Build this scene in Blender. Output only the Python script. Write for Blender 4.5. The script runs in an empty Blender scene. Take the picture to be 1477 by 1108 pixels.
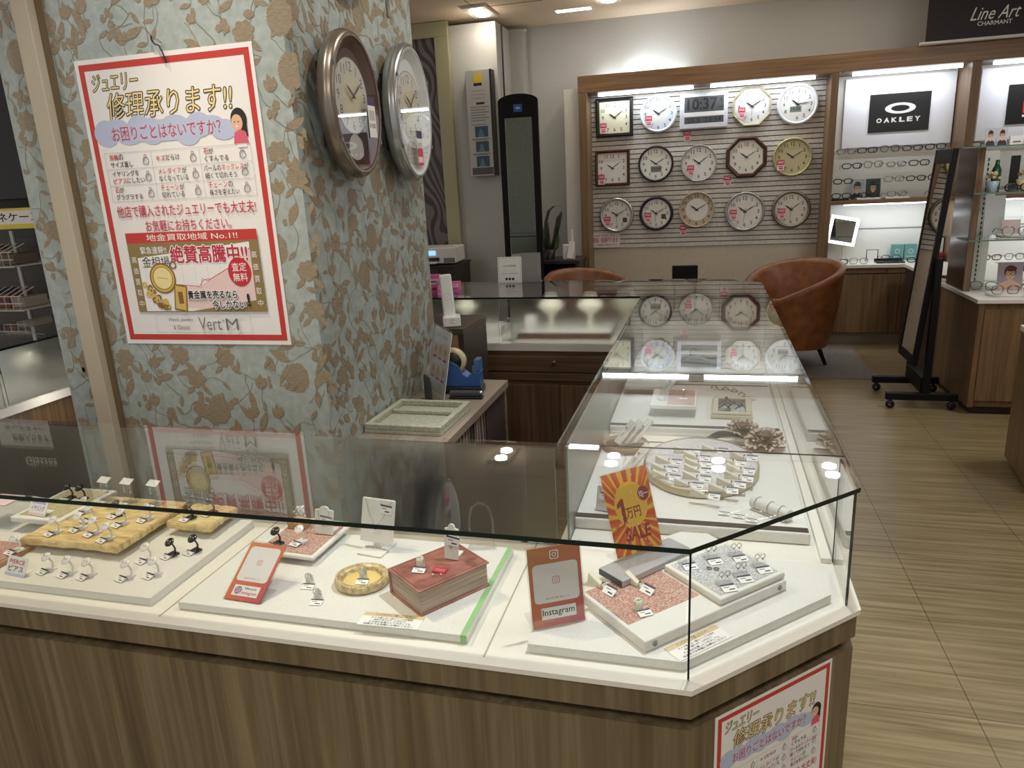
import bpy, math, random
from mathutils import Vector, Matrix
PI = math.pi
SC = bpy.context.scene
COL = SC.collection
rnd = random.Random(7)

# ------------------------------------------------------------------ camera
cd = bpy.data.cameras.new('camera')
cd.sensor_width = 36.0
cd.lens = 1042.97 / 1477 * 36
cd.clip_start = 0.02
cam = bpy.data.objects.new('camera', cd)
cam.location = (0.018, -1.0463, 1.5)
cam.rotation_euler = (1.302, 0.0487, 0.2578)
COL.objects.link(cam)
SC.camera = cam

# ------------------------------------------------------------------ view, world
SC.view_settings.view_transform = 'Standard'
SC.view_settings.look = 'None'
SC.view_settings.gamma = 1.0
SC.view_settings.use_curve_mapping = False
SC.view_settings.exposure = 0.0
SC.cycles.max_bounces = 14
SC.cycles.transparent_max_bounces = 48
SC.cycles.glossy_bounces = 6
SC.cycles.transmission_bounces = 8
SC.cycles.sample_clamp_indirect = 4.0
SC.cycles.caustics_reflective = False
SC.cycles.caustics_refractive = False
w = bpy.data.worlds.new('world')
SC.world = w
w.use_nodes = True
bgn = w.node_tree.nodes['Background']
bgn.inputs[0].default_value = (1.0, 0.97, 0.92, 1)
bgn.inputs[1].default_value = 0.54

def lamp(name, kind, loc, power, color=(1, .9, .76), target=None, size=.1, spot=60, blend=.6, sy=None, parent=None):
    l = bpy.data.lights.new(name, kind)
    l.energy = power
    l.color = color
    if kind == 'AREA':
        l.size = size
        if sy: l.shape = 'RECTANGLE'; l.size_y = sy
    else:
        l.shadow_soft_size = size
    if kind == 'SPOT':
        l.spot_size = math.radians(spot); l.spot_blend = blend
    o = bpy.data.objects.new(name, l)
    o.location = loc
    if target:
        d = Vector(target) - Vector(loc)
        o.rotation_euler = d.to_track_quat('-Z', 'Y').to_euler()
    if parent: o.parent = parent
    COL.objects.link(o)
    return o

# spots of the shop ceiling (their housings are built further down)
KEY_SPOTS = [  # location, target, power, spot angle, colour
    ((-1.72, 0.56, 2.86), (-0.85, 0.2, 0.7), 92, 62, (1, .83, .6)),
    ((-1.55, 0.22, 2.86), (-1.4, 0.2, 0.7), 42, 70, (1, .88, .72)),
    ((0.15, 0.75, 2.86), (0.02, 0.5, 0.7), 142, 66, (.93, .96, 1)),
    ((-0.95, 0.3, 2.86), (-1.5, 0.84, 1.6), 40, 60, (1, .98, .97)),
    ((0.05, 2.1, 2.86), (0.0, 1.7, 0.7), 30, 70, (.9, .96, 1)),
    ((-0.35, 1.25, 2.86), (-1.09, 1.4, 1.6), 22, 70, (1, .93, .84)),
]
for i, (a, b, p, s, c) in enumerate(KEY_SPOTS):
    lamp('ceiling_spot_beam', 'SPOT', a, p, c, b, .035, s, .7)

# ------------------------------------------------------------------ materials
MATS = {}
def nm(name):
    m = bpy.data.materials.new(name); m.use_nodes = True
    MATS[name] = m
    return m, m.node_tree.nodes, m.node_tree.links, m.node_tree.nodes['Principled BSDF']
def mat(name, col, rough=.5, metal=0, spec=.5, emit=None, es=1, coat=0, alpha=None):
    if name in MATS: return MATS[name]
    m, N, L, b = nm(name)
    b.inputs['Base Color'].default_value = (*col, 1)
    b.inputs['Roughness'].default_value = rough
    b.inputs['Metallic'].default_value = metal
    b.inputs['Specular IOR Level'].default_value = spec
    b.inputs['Coat Weight'].default_value = coat
    if emit:
        b.inputs['Emission Color'].default_value = (*emit, 1)
        b.inputs['Emission Strength'].default_value = es
    return m
def s2l(r, g, b):   # 8-bit sRGB to linear
    f = lambda c: (c / 255 / 12.92) if c <= 10 else ((c / 255 + .055) / 1.055) ** 2.4
    return (f(r), f(g), f(b))
def texco(N, L, scale=(1, 1, 1), kind='Object', rot=(0, 0, 0)):
    t = N.new('ShaderNodeTexCoord'); mp = N.new('ShaderNodeMapping')
    mp.inputs['Scale'].default_value = scale
    mp.inputs['Rotation'].default_value = rot
    L.new(t.outputs[kind], mp.inputs['Vector'])
    return mp.outputs['Vector']
def ramp(N, stops):
    r = N.new('ShaderNodeValToRGB'); e = r.color_ramp.elements
    while len(e) < len(stops): e.new(.5)
    for x, (p, c) in zip(e, stops): x.position = p; x.color = (*c, 1)
    return r
def noise_mat(name, stops, scale, rough=.5, detail=4, bump=0, nscale=1, metal=0, spec=.5, dist=0):
    m, N, L, b = nm(name)
    v = texco(N, L, scale)
    n = N.new('ShaderNodeTexNoise'); n.inputs['Scale'].default_value = nscale
    n.inputs['Detail'].default_value = detail; n.inputs['Distortion'].default_value = dist
    L.new(v, n.inputs['Vector'])
    r = ramp(N, stops); L.new(n.outputs['Fac'], r.inputs['Fac'])
    L.new(r.outputs['Color'], b.inputs['Base Color'])
    b.inputs['Roughness'].default_value = rough; b.inputs['Metallic'].default_value = metal
    b.inputs['Specular IOR Level'].default_value = spec
    if bump:
        bp = N.new('ShaderNodeBump'); bp.inputs['Strength'].default_value = bump; bp.inputs['Distance'].default_value = .002
        L.new(n.outputs['Fac'], bp.inputs['Height']); L.new(bp.outputs['Normal'], b.inputs['Normal'])
    return m
def wood(name, dark, mid, light, axis='z', rough=.42):
    m, N, L, b = nm(name)
    fine = {'z': (26, 26, .9), 'x': (.9, 26, 26), 'y': (26, .9, 26)}[axis]
    band = {'z': (4.2, 4.2, .05), 'x': (.05, 4.2, 4.2), 'y': (4.2, .05, 4.2)}[axis]
    n1 = N.new('ShaderNodeTexNoise'); n1.inputs['Scale'].default_value = 2.2; n1.inputs['Detail'].default_value = 6; n1.inputs['Distortion'].default_value = .5
    L.new(texco(N, L, fine), n1.inputs['Vector'])
    n2 = N.new('ShaderNodeTexNoise'); n2.inputs['Scale'].default_value = 2.6; n2.inputs['Detail'].default_value = 1
    L.new(texco(N, L, band), n2.inputs['Vector'])
    mx = N.new('ShaderNodeMath'); mx.operation = 'MULTIPLY_ADD'; mx.inputs[1].default_value = .62; mx.inputs[2].default_value = 0
    L.new(n1.outputs['Fac'], mx.inputs[0])
    ad = N.new('ShaderNodeMath'); ad.operation = 'MULTIPLY_ADD'; ad.inputs[1].default_value = .42
    L.new(n2.outputs['Fac'], ad.inputs[0]); L.new(mx.outputs[0], ad.inputs[2])
    r = ramp(N, [(.3, dark), (.5, mid), (.72, light)])
    L.new(ad.outputs[0], r.inputs['Fac']); L.new(r.outputs['Color'], b.inputs['Base Color'])
    b.inputs['Roughness'].default_value = rough
    return m
def glass_mat(name, tint=(.965, .982, .974), f0=.04, extra=0.0, gl=(1, 1, 1)):
    m, N, L, b = nm(name)
    N.remove(b); out = N['Material Output']
    lw = N.new('ShaderNodeLayerWeight'); lw.inputs['Blend'].default_value = .5
    pw = N.new('ShaderNodeMath'); pw.operation = 'POWER'; pw.inputs[1].default_value = 4.4
    L.new(lw.outputs['Facing'], pw.inputs[0])
    ma = N.new('ShaderNodeMath'); ma.operation = 'MULTIPLY_ADD'; ma.inputs[1].default_value = 1 - f0 - extra; ma.inputs[2].default_value = f0 + extra
    L.new(pw.outputs[0], ma.inputs[0])
    tr = N.new('ShaderNodeBsdfTransparent'); tr.inputs[0].default_value = (*tint, 1)
    gs = N.new('ShaderNodeBsdfGlossy'); gs.inputs['Roughness'].default_value = 0; gs.inputs[0].default_value = (*gl, 1)
    mx = N.new('ShaderNodeMixShader')
    L.new(ma.outputs[0], mx.inputs[0]); L.new(tr.outputs[0], mx.inputs[1]); L.new(gs.outputs[0], mx.inputs[2])
    L.new(mx.outputs[0], out.inputs['Surface'])
    return m

WOOD = wood('walnut vertical grain', s2l(74, 56, 38), s2l(104, 82, 58), s2l(134, 111, 83), 'z')
WOODX = wood('walnut horizontal grain', s2l(74, 56, 38), s2l(104, 82, 58), s2l(134, 111, 83), 'x')
WOODF = wood('walnut counter grain', s2l(84, 71, 52), s2l(112, 97, 72), s2l(142, 126, 98), 'z')
WOODB = wood('brown frame vertical grain', s2l(90, 69, 46), s2l(121, 95, 66), s2l(146, 119, 86), 'z')
WOODBX = wood('brown frame horizontal grain', s2l(94, 70, 48), s2l(126, 96, 68), s2l(149, 119, 88), 'x')
DWOOD = wood('dark brown wood', s2l(38, 29, 24), s2l(52, 41, 35), s2l(66, 54, 46), 'x')
GLASS = glass_mat('showcase glass')
GLASSV = glass_mat('showcase upright glass', (.972, .985, .978))
SHELFG = glass_mat('shelf glass', (.94, .975, .965))
CLOCKG = glass_mat('clock cover glass', (.97, .98, .98), .12)
ACRYL = glass_mat('clear acrylic', (.96, .97, .97), .045)
GEDGE = mat('green glass edge', s2l(12, 34, 28), .12)
GEDGEL = mat('pale green glass edge', s2l(96, 122, 114), .15)
WHITE = mat('white laminate', s2l(232, 228, 218), .35)
BOARD = noise_mat('white leatherette', [(.35, s2l(222, 220, 214)), (.65, s2l(232, 230, 224))], (420, 420, 420), .5, 2, .08)
WPAINT = mat('off white paint', s2l(226, 224, 216), .7)
BLACK = mat('black plastic', s2l(22, 21, 22), .4)
BLACKM = mat('black powder coat', s2l(13, 13, 14), .5, 0, .25)
BGLOSS = mat('black gloss', s2l(18, 17, 18), .12)
PAPER = mat('white paper', s2l(238, 236, 234), .55)
CARDW = mat('white card', s2l(240, 238, 236), .5)
INK = mat('black ink', s2l(28, 27, 30), .6)
GREYINK = mat('grey ink', s2l(120, 118, 120), .6)
LGREY = mat('light grey ink', s2l(196, 194, 196), .6)
REDP = mat('poster red', s2l(196, 58, 52), .5)
CRIM = mat('crimson ink', s2l(188, 44, 66), .5)
GOLDINK = mat('cream gold ink', s2l(238, 214, 150), .5)
CLOUD = mat('pale blue ink', s2l(186, 196, 222), .5)
OLIVE = mat('olive gold ink', s2l(142, 122, 76), .5)
PINKW = mat('pale pink ink', s2l(232, 206, 204), .5)
PINKB = mat('pink card', s2l(222, 110, 178), .5)
SILVER = mat('silver metal', s2l(200, 200, 198), .22, 1)
STEEL = mat('dull steel', s2l(150, 150, 148), .35, 1)
GOLD = mat('gold metal', s2l(214, 176, 98), .28, 1)
PURPLE = mat('tag stripe', s2l(58, 54, 82), .5)
TAGRED = mat('tag red', s2l(208, 66, 92), .5)
TAGPINK = mat('tag pale pink', s2l(240, 214, 218), .5)
CERAM = mat('ivory resin', s2l(226, 221, 202), .35)
PEARL = mat('pearl', s2l(236, 232, 224), .15)
SKIN = mat('printed skin', s2l(226, 184, 152), .5)
MIRROR = mat('mirror silver', s2l(214, 216, 214), .01, 1)
CARPET = noise_mat('grey carpet tile', [(.35, s2l(112, 106, 96)), (.65, s2l(132, 126, 115))], (70, 70, 70), .95, 3)

# ------------------------------------------------------------------ mesh builder
class MB:
    def __init__(s):
        s.v = []; s.f = []; s.m = []; s.sm = []; s.M = None; s.mi = 0; s.smooth = False
    def add(s, vs, fs, mi=None, smooth=None):
        o = len(s.v)
        if s.M is None: s.v += [tuple(p) for p in vs]
        else: s.v += [tuple(s.M @ Vector(p)) for p in vs]
        s.f += [tuple(i + o for i in f) for f in fs]
        s.m += [s.mi if mi is None else mi] * len(fs)
        s.sm += [s.smooth if smooth is None else smooth] * len(fs)
        return s
    def box(s, x0, y0, z0, x1, y1, z1, mi=None):
        v = [(x0, y0, z0), (x1, y0, z0), (x1, y1, z0), (x0, y1, z0), (x0, y0, z1), (x1, y0, z1), (x1, y1, z1), (x0, y1, z1)]
        return s.add(v, [(0, 3, 2, 1), (4, 5, 6, 7), (0, 1, 5, 4), (1, 2, 6, 5), (2, 3, 7, 6), (3, 0, 4, 7)], mi)
    def prism(s, pts, z0, z1, mi=None, side=None):
        n = len(pts)
        v = [(x, y, z0) for x, y in pts] + [(x, y, z1) for x, y in pts]
        s.add(v, [tuple(reversed(range(n))), tuple(range(n, 2 * n))], mi)
        s.add(v, [(i, (i + 1) % n, n + (i + 1) % n, n + i) for i in range(n)], mi if side is None else side)
        return s
    def poly(s, pts, mi=None): return s.add(pts, [tuple(range(len(pts)))], mi)
    def lathe(s, prof, n=32, mi=None, sx=1, sy=1, smooth=True, cap=True):
        v = []; f = []
        for r, z in prof:
            for k in range(n):
                a = 2 * PI * k / n; v.append((r * sx * math.cos(a), r * sy * math.sin(a), z))
        for i in range(len(prof) - 1):
            for k in range(n):
                k2 = (k + 1) % n
                f.append((i * n + k, i * n + k2, (i + 1) * n + k2, (i + 1) * n + k))
        s.add(v, f, mi, smooth)
        if cap:
            if prof[0][0] > 1e-6 and abs(prof[0][1] - prof[1][1]) > 1e-6: s.add(v[:n], [tuple(reversed(range(n)))], mi, False)
            if prof[-1][0] > 1e-6 and abs(prof[-1][1] - prof[-2][1]) > 1e-6: s.add(v[-n:], [tuple(range(n))], mi, False)
        return s
    def tube(s, pts, r, n=8, mi=None, closed=False, smooth=True):
        P = [Vector(p) for p in pts]; R = r if isinstance(r, (list, tuple)) else [r] * len(P)
        v = []; f = []; up = None
        for i, p in enumerate(P):
            if closed: t = P[(i + 1) % len(P)] - P[i - 1]
            else: t = P[min(i + 1, len(P) - 1)] - P[max(i - 1, 0)]
            t = t.normalized() if t.length > 1e-9 else Vector((0, 0, 1))
            if up is None: up = t.orthogonal().normalized()
            up = (up - t * up.dot(t))
            up = up.normalized() if up.length > 1e-6 else t.orthogonal().normalized()
            b = t.cross(up)
            for k in range(n):
                a = 2 * PI * k / n; v.append(p + (up * math.cos(a) + b * math.sin(a)) * R[i])
        m = len(P)
        for i in range(m if closed else m - 1):
            j = (i + 1) % m
            for k in range(n):
                k2 = (k + 1) % n; f.append((i * n + k, i * n + k2, j * n + k2, j * n + k))
        s.add(v, f, mi, smooth)
        if not closed:
            s.add(v[:n], [tuple(reversed(range(n)))], mi, False); s.add(v[-n:], [tuple(range(n))], mi, False)
        return s
    def sphere(s, c, r, n=12, mi=None, sx=1, sy=1, sz=1):
        v = []; f = []; m = max(4, n // 2)
        for i in range(m + 1):
            t = PI * i / m
            for k in range(n):
                a = 2 * PI * k / n
                v.append((c[0] + r * sx * math.sin(t) * math.cos(a), c[1] + r * sy * math.sin(t) * math.sin(a), c[2] - r * sz * math.cos(t)))
        for i in range(m):
            for k in range(n):
                k2 = (k + 1) % n; f.append((i * n + k, i * n + k2, (i + 1) * n + k2, (i + 1) * n + k))
        return s.add(v, f, mi, True)
    def mesh(s, name, mats):
        me = bpy.data.meshes.new(name); me.from_pydata(s.v, [], s.f)
        for m in (mats if isinstance(mats, (list, tuple)) else [mats]): me.materials.append(m)
        me.polygons.foreach_set('material_index', s.m); me.polygons.foreach_set('use_smooth', s.sm)
        me.update(); return me
    def obj(s, name, mats, parent=None, loc=(0, 0, 0), rot=None, bevel=0, seg=2):
        return link(name, s.mesh(name, mats), parent, loc, rot, bevel, seg)
def link(name, me, parent=None, loc=(0, 0, 0), rot=None, bevel=0, seg=2):
    o = bpy.data.objects.new(name, me); COL.objects.link(o); o.location = loc
    if rot: o.rotation_euler = rot
    if parent: o.parent = parent
    if bevel:
        b = o.modifiers.new('bevel', 'BEVEL'); b.width = bevel; b.segments = seg; b.limit_method = 'ANGLE'; b.angle_limit = .6
    return o
def tag(o, label=None, cat=None, group=None, kind=None):
    if label: o['label'] = label
    if cat: o['category'] = cat
    if group: o['group'] = group
    if kind: o['kind'] = kind
    return o
def thing(name, label, cat, loc=(0, 0, 0), rot=0, group=None):
    o = bpy.data.objects.new(name, None); o.empty_display_size = .05; COL.objects.link(o); o.location = loc
    o.rotation_euler = rot if isinstance(rot, (tuple, list)) else (0, 0, rot)
    return tag(o, label, cat, group)
def struct(name, mb, mats, label=None, bevel=0, kind='structure'):
    o = mb.obj(name, mats, bevel=bevel); o['kind'] = kind
    if label: o['label'] = label
    return o
def dup(root, loc, rot=None, label=None, group=None):
    r = root.copy(); COL.objects.link(r); r.location = loc
    if rot is not None: r.rotation_euler = rot if isinstance(rot, (tuple, list)) else (0, 0, rot)
    if label: r['label'] = label
    if group: r['group'] = group
    for ch in list(root.children):
        c = ch.copy(); COL.objects.link(c); c.parent = r
        for g in list(ch.children):
            d = g.copy(); COL.objects.link(d); d.parent = c
    return r

# ------------------------------------------------------------------ lettering
_tc = bpy.data.curves.new('lettering', 'FONT'); _to = bpy.data.objects.new('lettering', _tc); COL.objects.link(_to)
_cache = {}
def glyphs(s, bold=0, shear=0):
    k = (s, bold, shear)
    if k in _cache: return _cache[k]
    _tc.body = s; _tc.offset = bold; _tc.shear = shear; _tc.resolution_u = 2
    dg = bpy.context.evaluated_depsgraph_get(); dg.update()
    me = bpy.data.meshes.new_from_object(_to.evaluated_get(dg))
    V = [(v.co.x, v.co.y) for v in me.vertices]; F = [tuple(p.vertices) for p in me.polygons]
    bpy.data.meshes.remove(me)
    _cache[k] = (V, F); return V, F
class Print:
    """flat printing on a sheet: x right, y up, each layer a hair above the last"""
    def __init__(s, eps=.000025): s.L = []; s.mats = []; s.eps = eps; s.n = 0
    def mi(s, m):
        if m not in s.mats: s.mats.append(m)
        return s.mats.index(m)
    def put(s, V, F, m): s.n += 1; s.L.append((V, F, s.mi(m), s.n * s.eps)); return s
    def same(s): s.n -= 1; return s
    def poly(s, pts, m): return s.put(list(pts), [tuple(range(len(pts)))], m)
    def rect(s, x0, y0, x1, y1, m): return s.poly([(x0, y0), (x1, y0), (x1, y1), (x0, y1)], m)
    def frame(s, x0, y0, x1, y1, t, m):
        V = [(x0, y0), (x1, y0), (x1, y1), (x0, y1), (x0 + t, y0 + t), (x1 - t, y0 + t), (x1 - t, y1 - t), (x0 + t, y1 - t)]
        return s.put(V, [(0, 1, 5, 4), (1, 2, 6, 5), (2, 3, 7, 6), (3, 0, 4, 7)], m)
    def disc(s, x, y, rx, m, ry=None, n=32):
        ry = ry or rx
        return s.poly([(x + rx * math.cos(2 * PI * k / n), y + ry * math.sin(2 * PI * k / n)) for k in range(n)], m)
    def ring(s, x, y, r0, r1, m, ry0=None, ry1=None, n=36, a0=0, a1=2 * PI):
        ry0 = ry0 or r0; ry1 = ry1 or r1; V = []; F = []
        for k in range(n + 1):
            a = a0 + (a1 - a0) * k / n
            V += [(x + r0 * math.cos(a), y + ry0 * math.sin(a)), (x + r1 * math.cos(a), y + ry1 * math.sin(a))]
        F = [(2 * k, 2 * k + 1, 2 * k + 3, 2 * k + 2) for k in range(n)]
        return s.put(V, F, m)
    def line(s, pts, wd, m):
        V = []; F = []
        for (ax, ay), (bx, by) in zip(pts, pts[1:]):
            d = Vector((bx - ax, by - ay)); d = d.normalized() if d.length else d; nx, ny = -d.y * wd / 2, d.x * wd / 2
            o = len(V); V += [(ax + nx, ay + ny), (ax - nx, ay - ny), (bx - nx, by - ny), (bx + nx, by + ny)]; F.append((o, o + 1, o + 2, o + 3))
        return s.put(V, F, m)
    def text(s, t, x0, y0, x1, y1, m, bold=0, shear=0, outline=None, keep=False, rot=0):
        V, F = glyphs(t, bold, shear)
        if not V: return s
        ax = min(v[0] for v in V); bx = max(v[0] for v in V); ay = min(v[1] for v in V); by = max(v[1] for v in V)
        sx = (x1 - x0) / max(bx - ax, 1e-6); sy = (y1 - y0) / max(by - ay, 1e-6)
        if keep: sx = sy = min(sx, sy)
        cx, cy = (x0 + x1) / 2, (y0 + y1) / 2; mx, my = (ax + bx) / 2, (ay + by) / 2
        c, q = math.cos(rot), math.sin(rot)
        def tf(W):
            r = []
            for a, b in W:
                X = (a - mx) * sx; Y = (b - my) * sy; r.append((cx + X * c - Y * q, cy + X * q + Y * c))
            return r
        if outline:
            W, G = glyphs(t, bold + outline[1], shear); s.put(tf(W), G, outline[0])
        return s.put(tf(V), F, m)
    def mb(s, M=None):
        b = MB(); b.M = M
        for V, F, mi, z in s.L: b.add([(x, y, z) for x, y in V], F, mi)
        return b
    def obj(s, name, parent=None, M=None, loc=(0, 0, 0), rot=None): return s.mb(M).obj(name, s.mats, parent, loc, rot)
def frame_matrix(o, ux, uy):
    ux = Vector(ux).normalized(); uy = Vector(uy).normalized(); n = ux.cross(uy)
    return Matrix(((ux.x, uy.x, n.x, o[0]), (ux.y, uy.y, n.y, o[1]), (ux.z, uy.z, n.z, o[2]), (0, 0, 0, 1)))
UP = PI / 2   # rotation about x that stands a flat print upright, facing -y
# ------------------------------------------------------------------ floor
def floor_mat():
    m, N, L, b = nm('ash vinyl floor')
    n1 = N.new('ShaderNodeTexNoise'); n1.inputs['Scale'].default_value = 2; n1.inputs['Detail'].default_value = 6; n1.inputs['Distortion'].default_value = .4
    L.new(texco(N, L, (1.1, 26, 1)), n1.inputs['Vector'])
    r = ramp(N, [(.3, s2l(118, 103, 73)), (.52, s2l(144, 128, 94)), (.72, s2l(161, 146, 112))])
    L.new(n1.outputs['Fac'], r.inputs['Fac'])
    br = N.new('ShaderNodeTexBrick'); br.offset = 0
    br.inputs['Scale'].default_value = 1; br.inputs['Mortar Size'].default_value = .0016; br.inputs['Mortar Smooth'].default_value = 0
    br.inputs['Brick Width'].default_value = .5; br.inputs['Row Height'].default_value = .5
    br.inputs['Color1'].default_value = (1, 1, 1, 1); br.inputs['Color2'].default_value = (.9, .9, .9, 1); br.inputs['Mortar'].default_value = (.42, .4, .36, 1)
    tc = N.new('ShaderNodeTexCoord'); mp = N.new('ShaderNodeMapping'); mp.inputs['Location'].default_value = (.227, .09, 0)
    L.new(tc.outputs['Object'], mp.inputs['Vector']); L.new(mp.outputs['Vector'], br.inputs['Vector'])
    # a few scuffs
    sc = N.new('ShaderNodeTexNoise'); sc.inputs['Scale'].default_value = 9; sc.inputs['Detail'].default_value = 3
    L.new(texco(N, L, (1, .35, 1)), sc.inputs['Vector'])
    sr = ramp(N, [(.2, (.72, .70, .66)), (.29, (1, 1, 1))]); L.new(sc.outputs['Fac'], sr.inputs['Fac'])
    m1 = N.new('ShaderNodeMixRGB'); m1.blend_type = 'MULTIPLY'; m1.inputs[0].default_value = 1
    m2 = N.new('ShaderNodeMixRGB'); m2.blend_type = 'MULTIPLY'; m2.inputs[0].default_value = 1
    L.new(r.outputs['Color'], m1.inputs[1]); L.new(br.outputs['Color'], m1.inputs[2])
    L.new(m1.outputs[0], m2.inputs[1]); L.new(sr.outputs['Color'], m2.inputs[2]); L.new(m2.outputs[0], b.inputs['Base Color'])
    b.inputs['Roughness'].default_value = .3
    b.inputs['Specular IOR Level'].default_value = .35
    return m
struct('floor', MB().box(-6.5, -3.5, -.06, 4.5, 7, 0), floor_mat())
struct('floor_carpet_tile', MB().box(-1.0, 4.55, 0, 1.23, 5.66, .004), CARPET, 'grey carpet square under the customer chairs')

# ------------------------------------------------------------------ ceiling and walls
CEIL = 2.9
struct('ceiling', MB().box(-6.5, -3.5, CEIL, 4.5, 7, CEIL + .06), noise_mat('ceiling board', [(.4, s2l(246, 224, 198)), (.6, s2l(250, 230, 206))], (50, 50, 50), .9, 3))
GREYWALL = noise_mat('grey white wallcloth', [(.4, s2l(192, 193, 190)), (.6, s2l(201, 202, 199))], (120, 120, 120), .85, 2)
b = MB(); b.box(-1.66, 6.1, 0, 4.5, 6.2, CEIL)
struct('wall_back', b, GREYWALL)
b = MB(); b.box(-4.2, 5.5, 0, -1.79, 6.2, 2.86); b.box(-1.79, 5.95, 0, -1.66, 6.2, 2.86)
struct('wall_back_left', b, GREYWALL)
struct('wall_right', MB().box(4.4, -3.5, 0, 4.5, 6.2, CEIL), GREYWALL)
struct('wall_left', MB().box(-6.5, 5.5, 0, -4.2, 5.6, CEIL), GREYWALL)
b = MB(); b.tube([(-1.765, 5.6, 2.84), (-1.765, 5.6, 1.2)], .008)
tag(b.obj('cable_conduit', BLACK), 'thin dark conduit running down the corner of the grey back wall', 'conduit')
b = MB()
for (x0, y0, x1, y1) in ((-1.86, 4.78, -1.855, 5.16), (-1.3, 4.78, -1.295, 5.16), (-1.86, 4.78, -1.295, 4.785), (-1.86, 5.155, -1.295, 5.16)):
    b.box(x0, y0, CEIL - .003, x1, y1, CEIL)
struct('trim_1', b, mat('hatch gap', s2l(120, 110, 96), .8), 'ceiling hatch outline')

# twin downlights of the ceiling row over the back counter (they mirror in the glass tops)
LAMPW = mat('lamp lens', (1, .9, .75), .4, emit=(1, .9, .74), es=38)
LAMPR = mat('lamp trim', s2l(225, 222, 214), .4)
fix = thing('ceiling_downlight', 'round twin ceiling downlight above the back counter, leftmost of its row', 'ceiling light', (-1.85, 5.25, CEIL), 0, 'twin downlights above the back counter')
b = MB(); b.box(-.1, -.19, -.02, .1, .19, 0); b.obj('housing', LAMPR, fix)
b = MB(); b.lathe([(.052, -.024), (.058, -.02)], 24); b.obj('lamp', LAMPW, fix, (0, -.1, 0)); b.obj('lamp', LAMPW, fix, (0, .1, 0))
for x, l in ((-.8, 'second from the left of its row'), (.145, 'third from the left of its row'), (1.08, 'rightmost of its row')):
    dup(fix, (x, 5.25, CEIL), 0, 'round twin ceiling downlight above the back counter, ' + l)
for x in (-1.85, -.8, .145, 1.08):
    lamp('downlight_ceiling_fill', 'POINT', (x, 5.25, CEIL - .12), 1.25, (1, .86, .68), None, 0)  # bare points below the downlights, added to brighten the ceiling
pn = thing('ceiling_panel_light', 'small rectangular ceiling panel light beside the twin downlights', 'ceiling light', (-1.12, 5.56, CEIL))
b = MB(); b.box(-.16, -.05, -.012, .16, .05, 0); b.obj('housing', LAMPR, pn)
b = MB(); b.box(-.145, -.038, -.015, .145, .038, -.0125); b.obj('diffuser', mat('panel diffuser', (1, .98, .94), .4, emit=(1, .97, .92), es=14), pn)
# housings of the shop spots
spot = None
for i, (a, t, p, s, c) in enumerate(KEY_SPOTS):
    b = MB(); b.lathe([(.05, 0), (.05, -.028), (.042, -.028), (.038, -.006)], 20, cap=False)
    o = b.obj('ceiling_spotlight', LAMPR, None, (a[0], a[1], CEIL))
    tag(o, ['white ceiling spotlight ring above the book box in the front showcase', 'white ceiling spotlight ring above the earring stands', 'white ceiling spotlight ring above the showcase corner',
            'white ceiling spotlight ring aimed at the repair poster', 'white ceiling spotlight ring above the long side showcase', 'white ceiling spotlight ring aimed at the column clocks'][i], 'ceiling light', 'shop spotlights')
# unseen ceiling panels, added to fill the sales floor with light
FILL_PANELS = [(-.2, -1.9, 28), (2.4, .6, 22), (2.3, 3.0, 26), (-3.6, -1.0, 15), (-.2, 1.75, 5), (-3.9, 3.4, 9)]
for i, (x, y, p) in enumerate(FILL_PANELS):
    r = thing('added_ceiling_fill', ['square ceiling light added as fill behind the viewer', 'square ceiling light added as fill over the near aisle', 'square ceiling light added as fill over the aisle by the rolling mirror',
            'square ceiling light added as fill left of the viewer', 'square ceiling light added as fill over the long side showcase', 'square ceiling light added as fill over the glasses case rack'][i], 'ceiling light', (x, y, CEIL), 0, 'added ceiling fill lights')
    b = MB(); b.box(-.32, -.32, -.012, .32, .32, 0); b.obj('frame', LAMPR, r)
    lamp('added_ceiling_fill_beam', 'AREA', (x, y, CEIL - .02), p, (1, .98, .95), None, .6)

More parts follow.
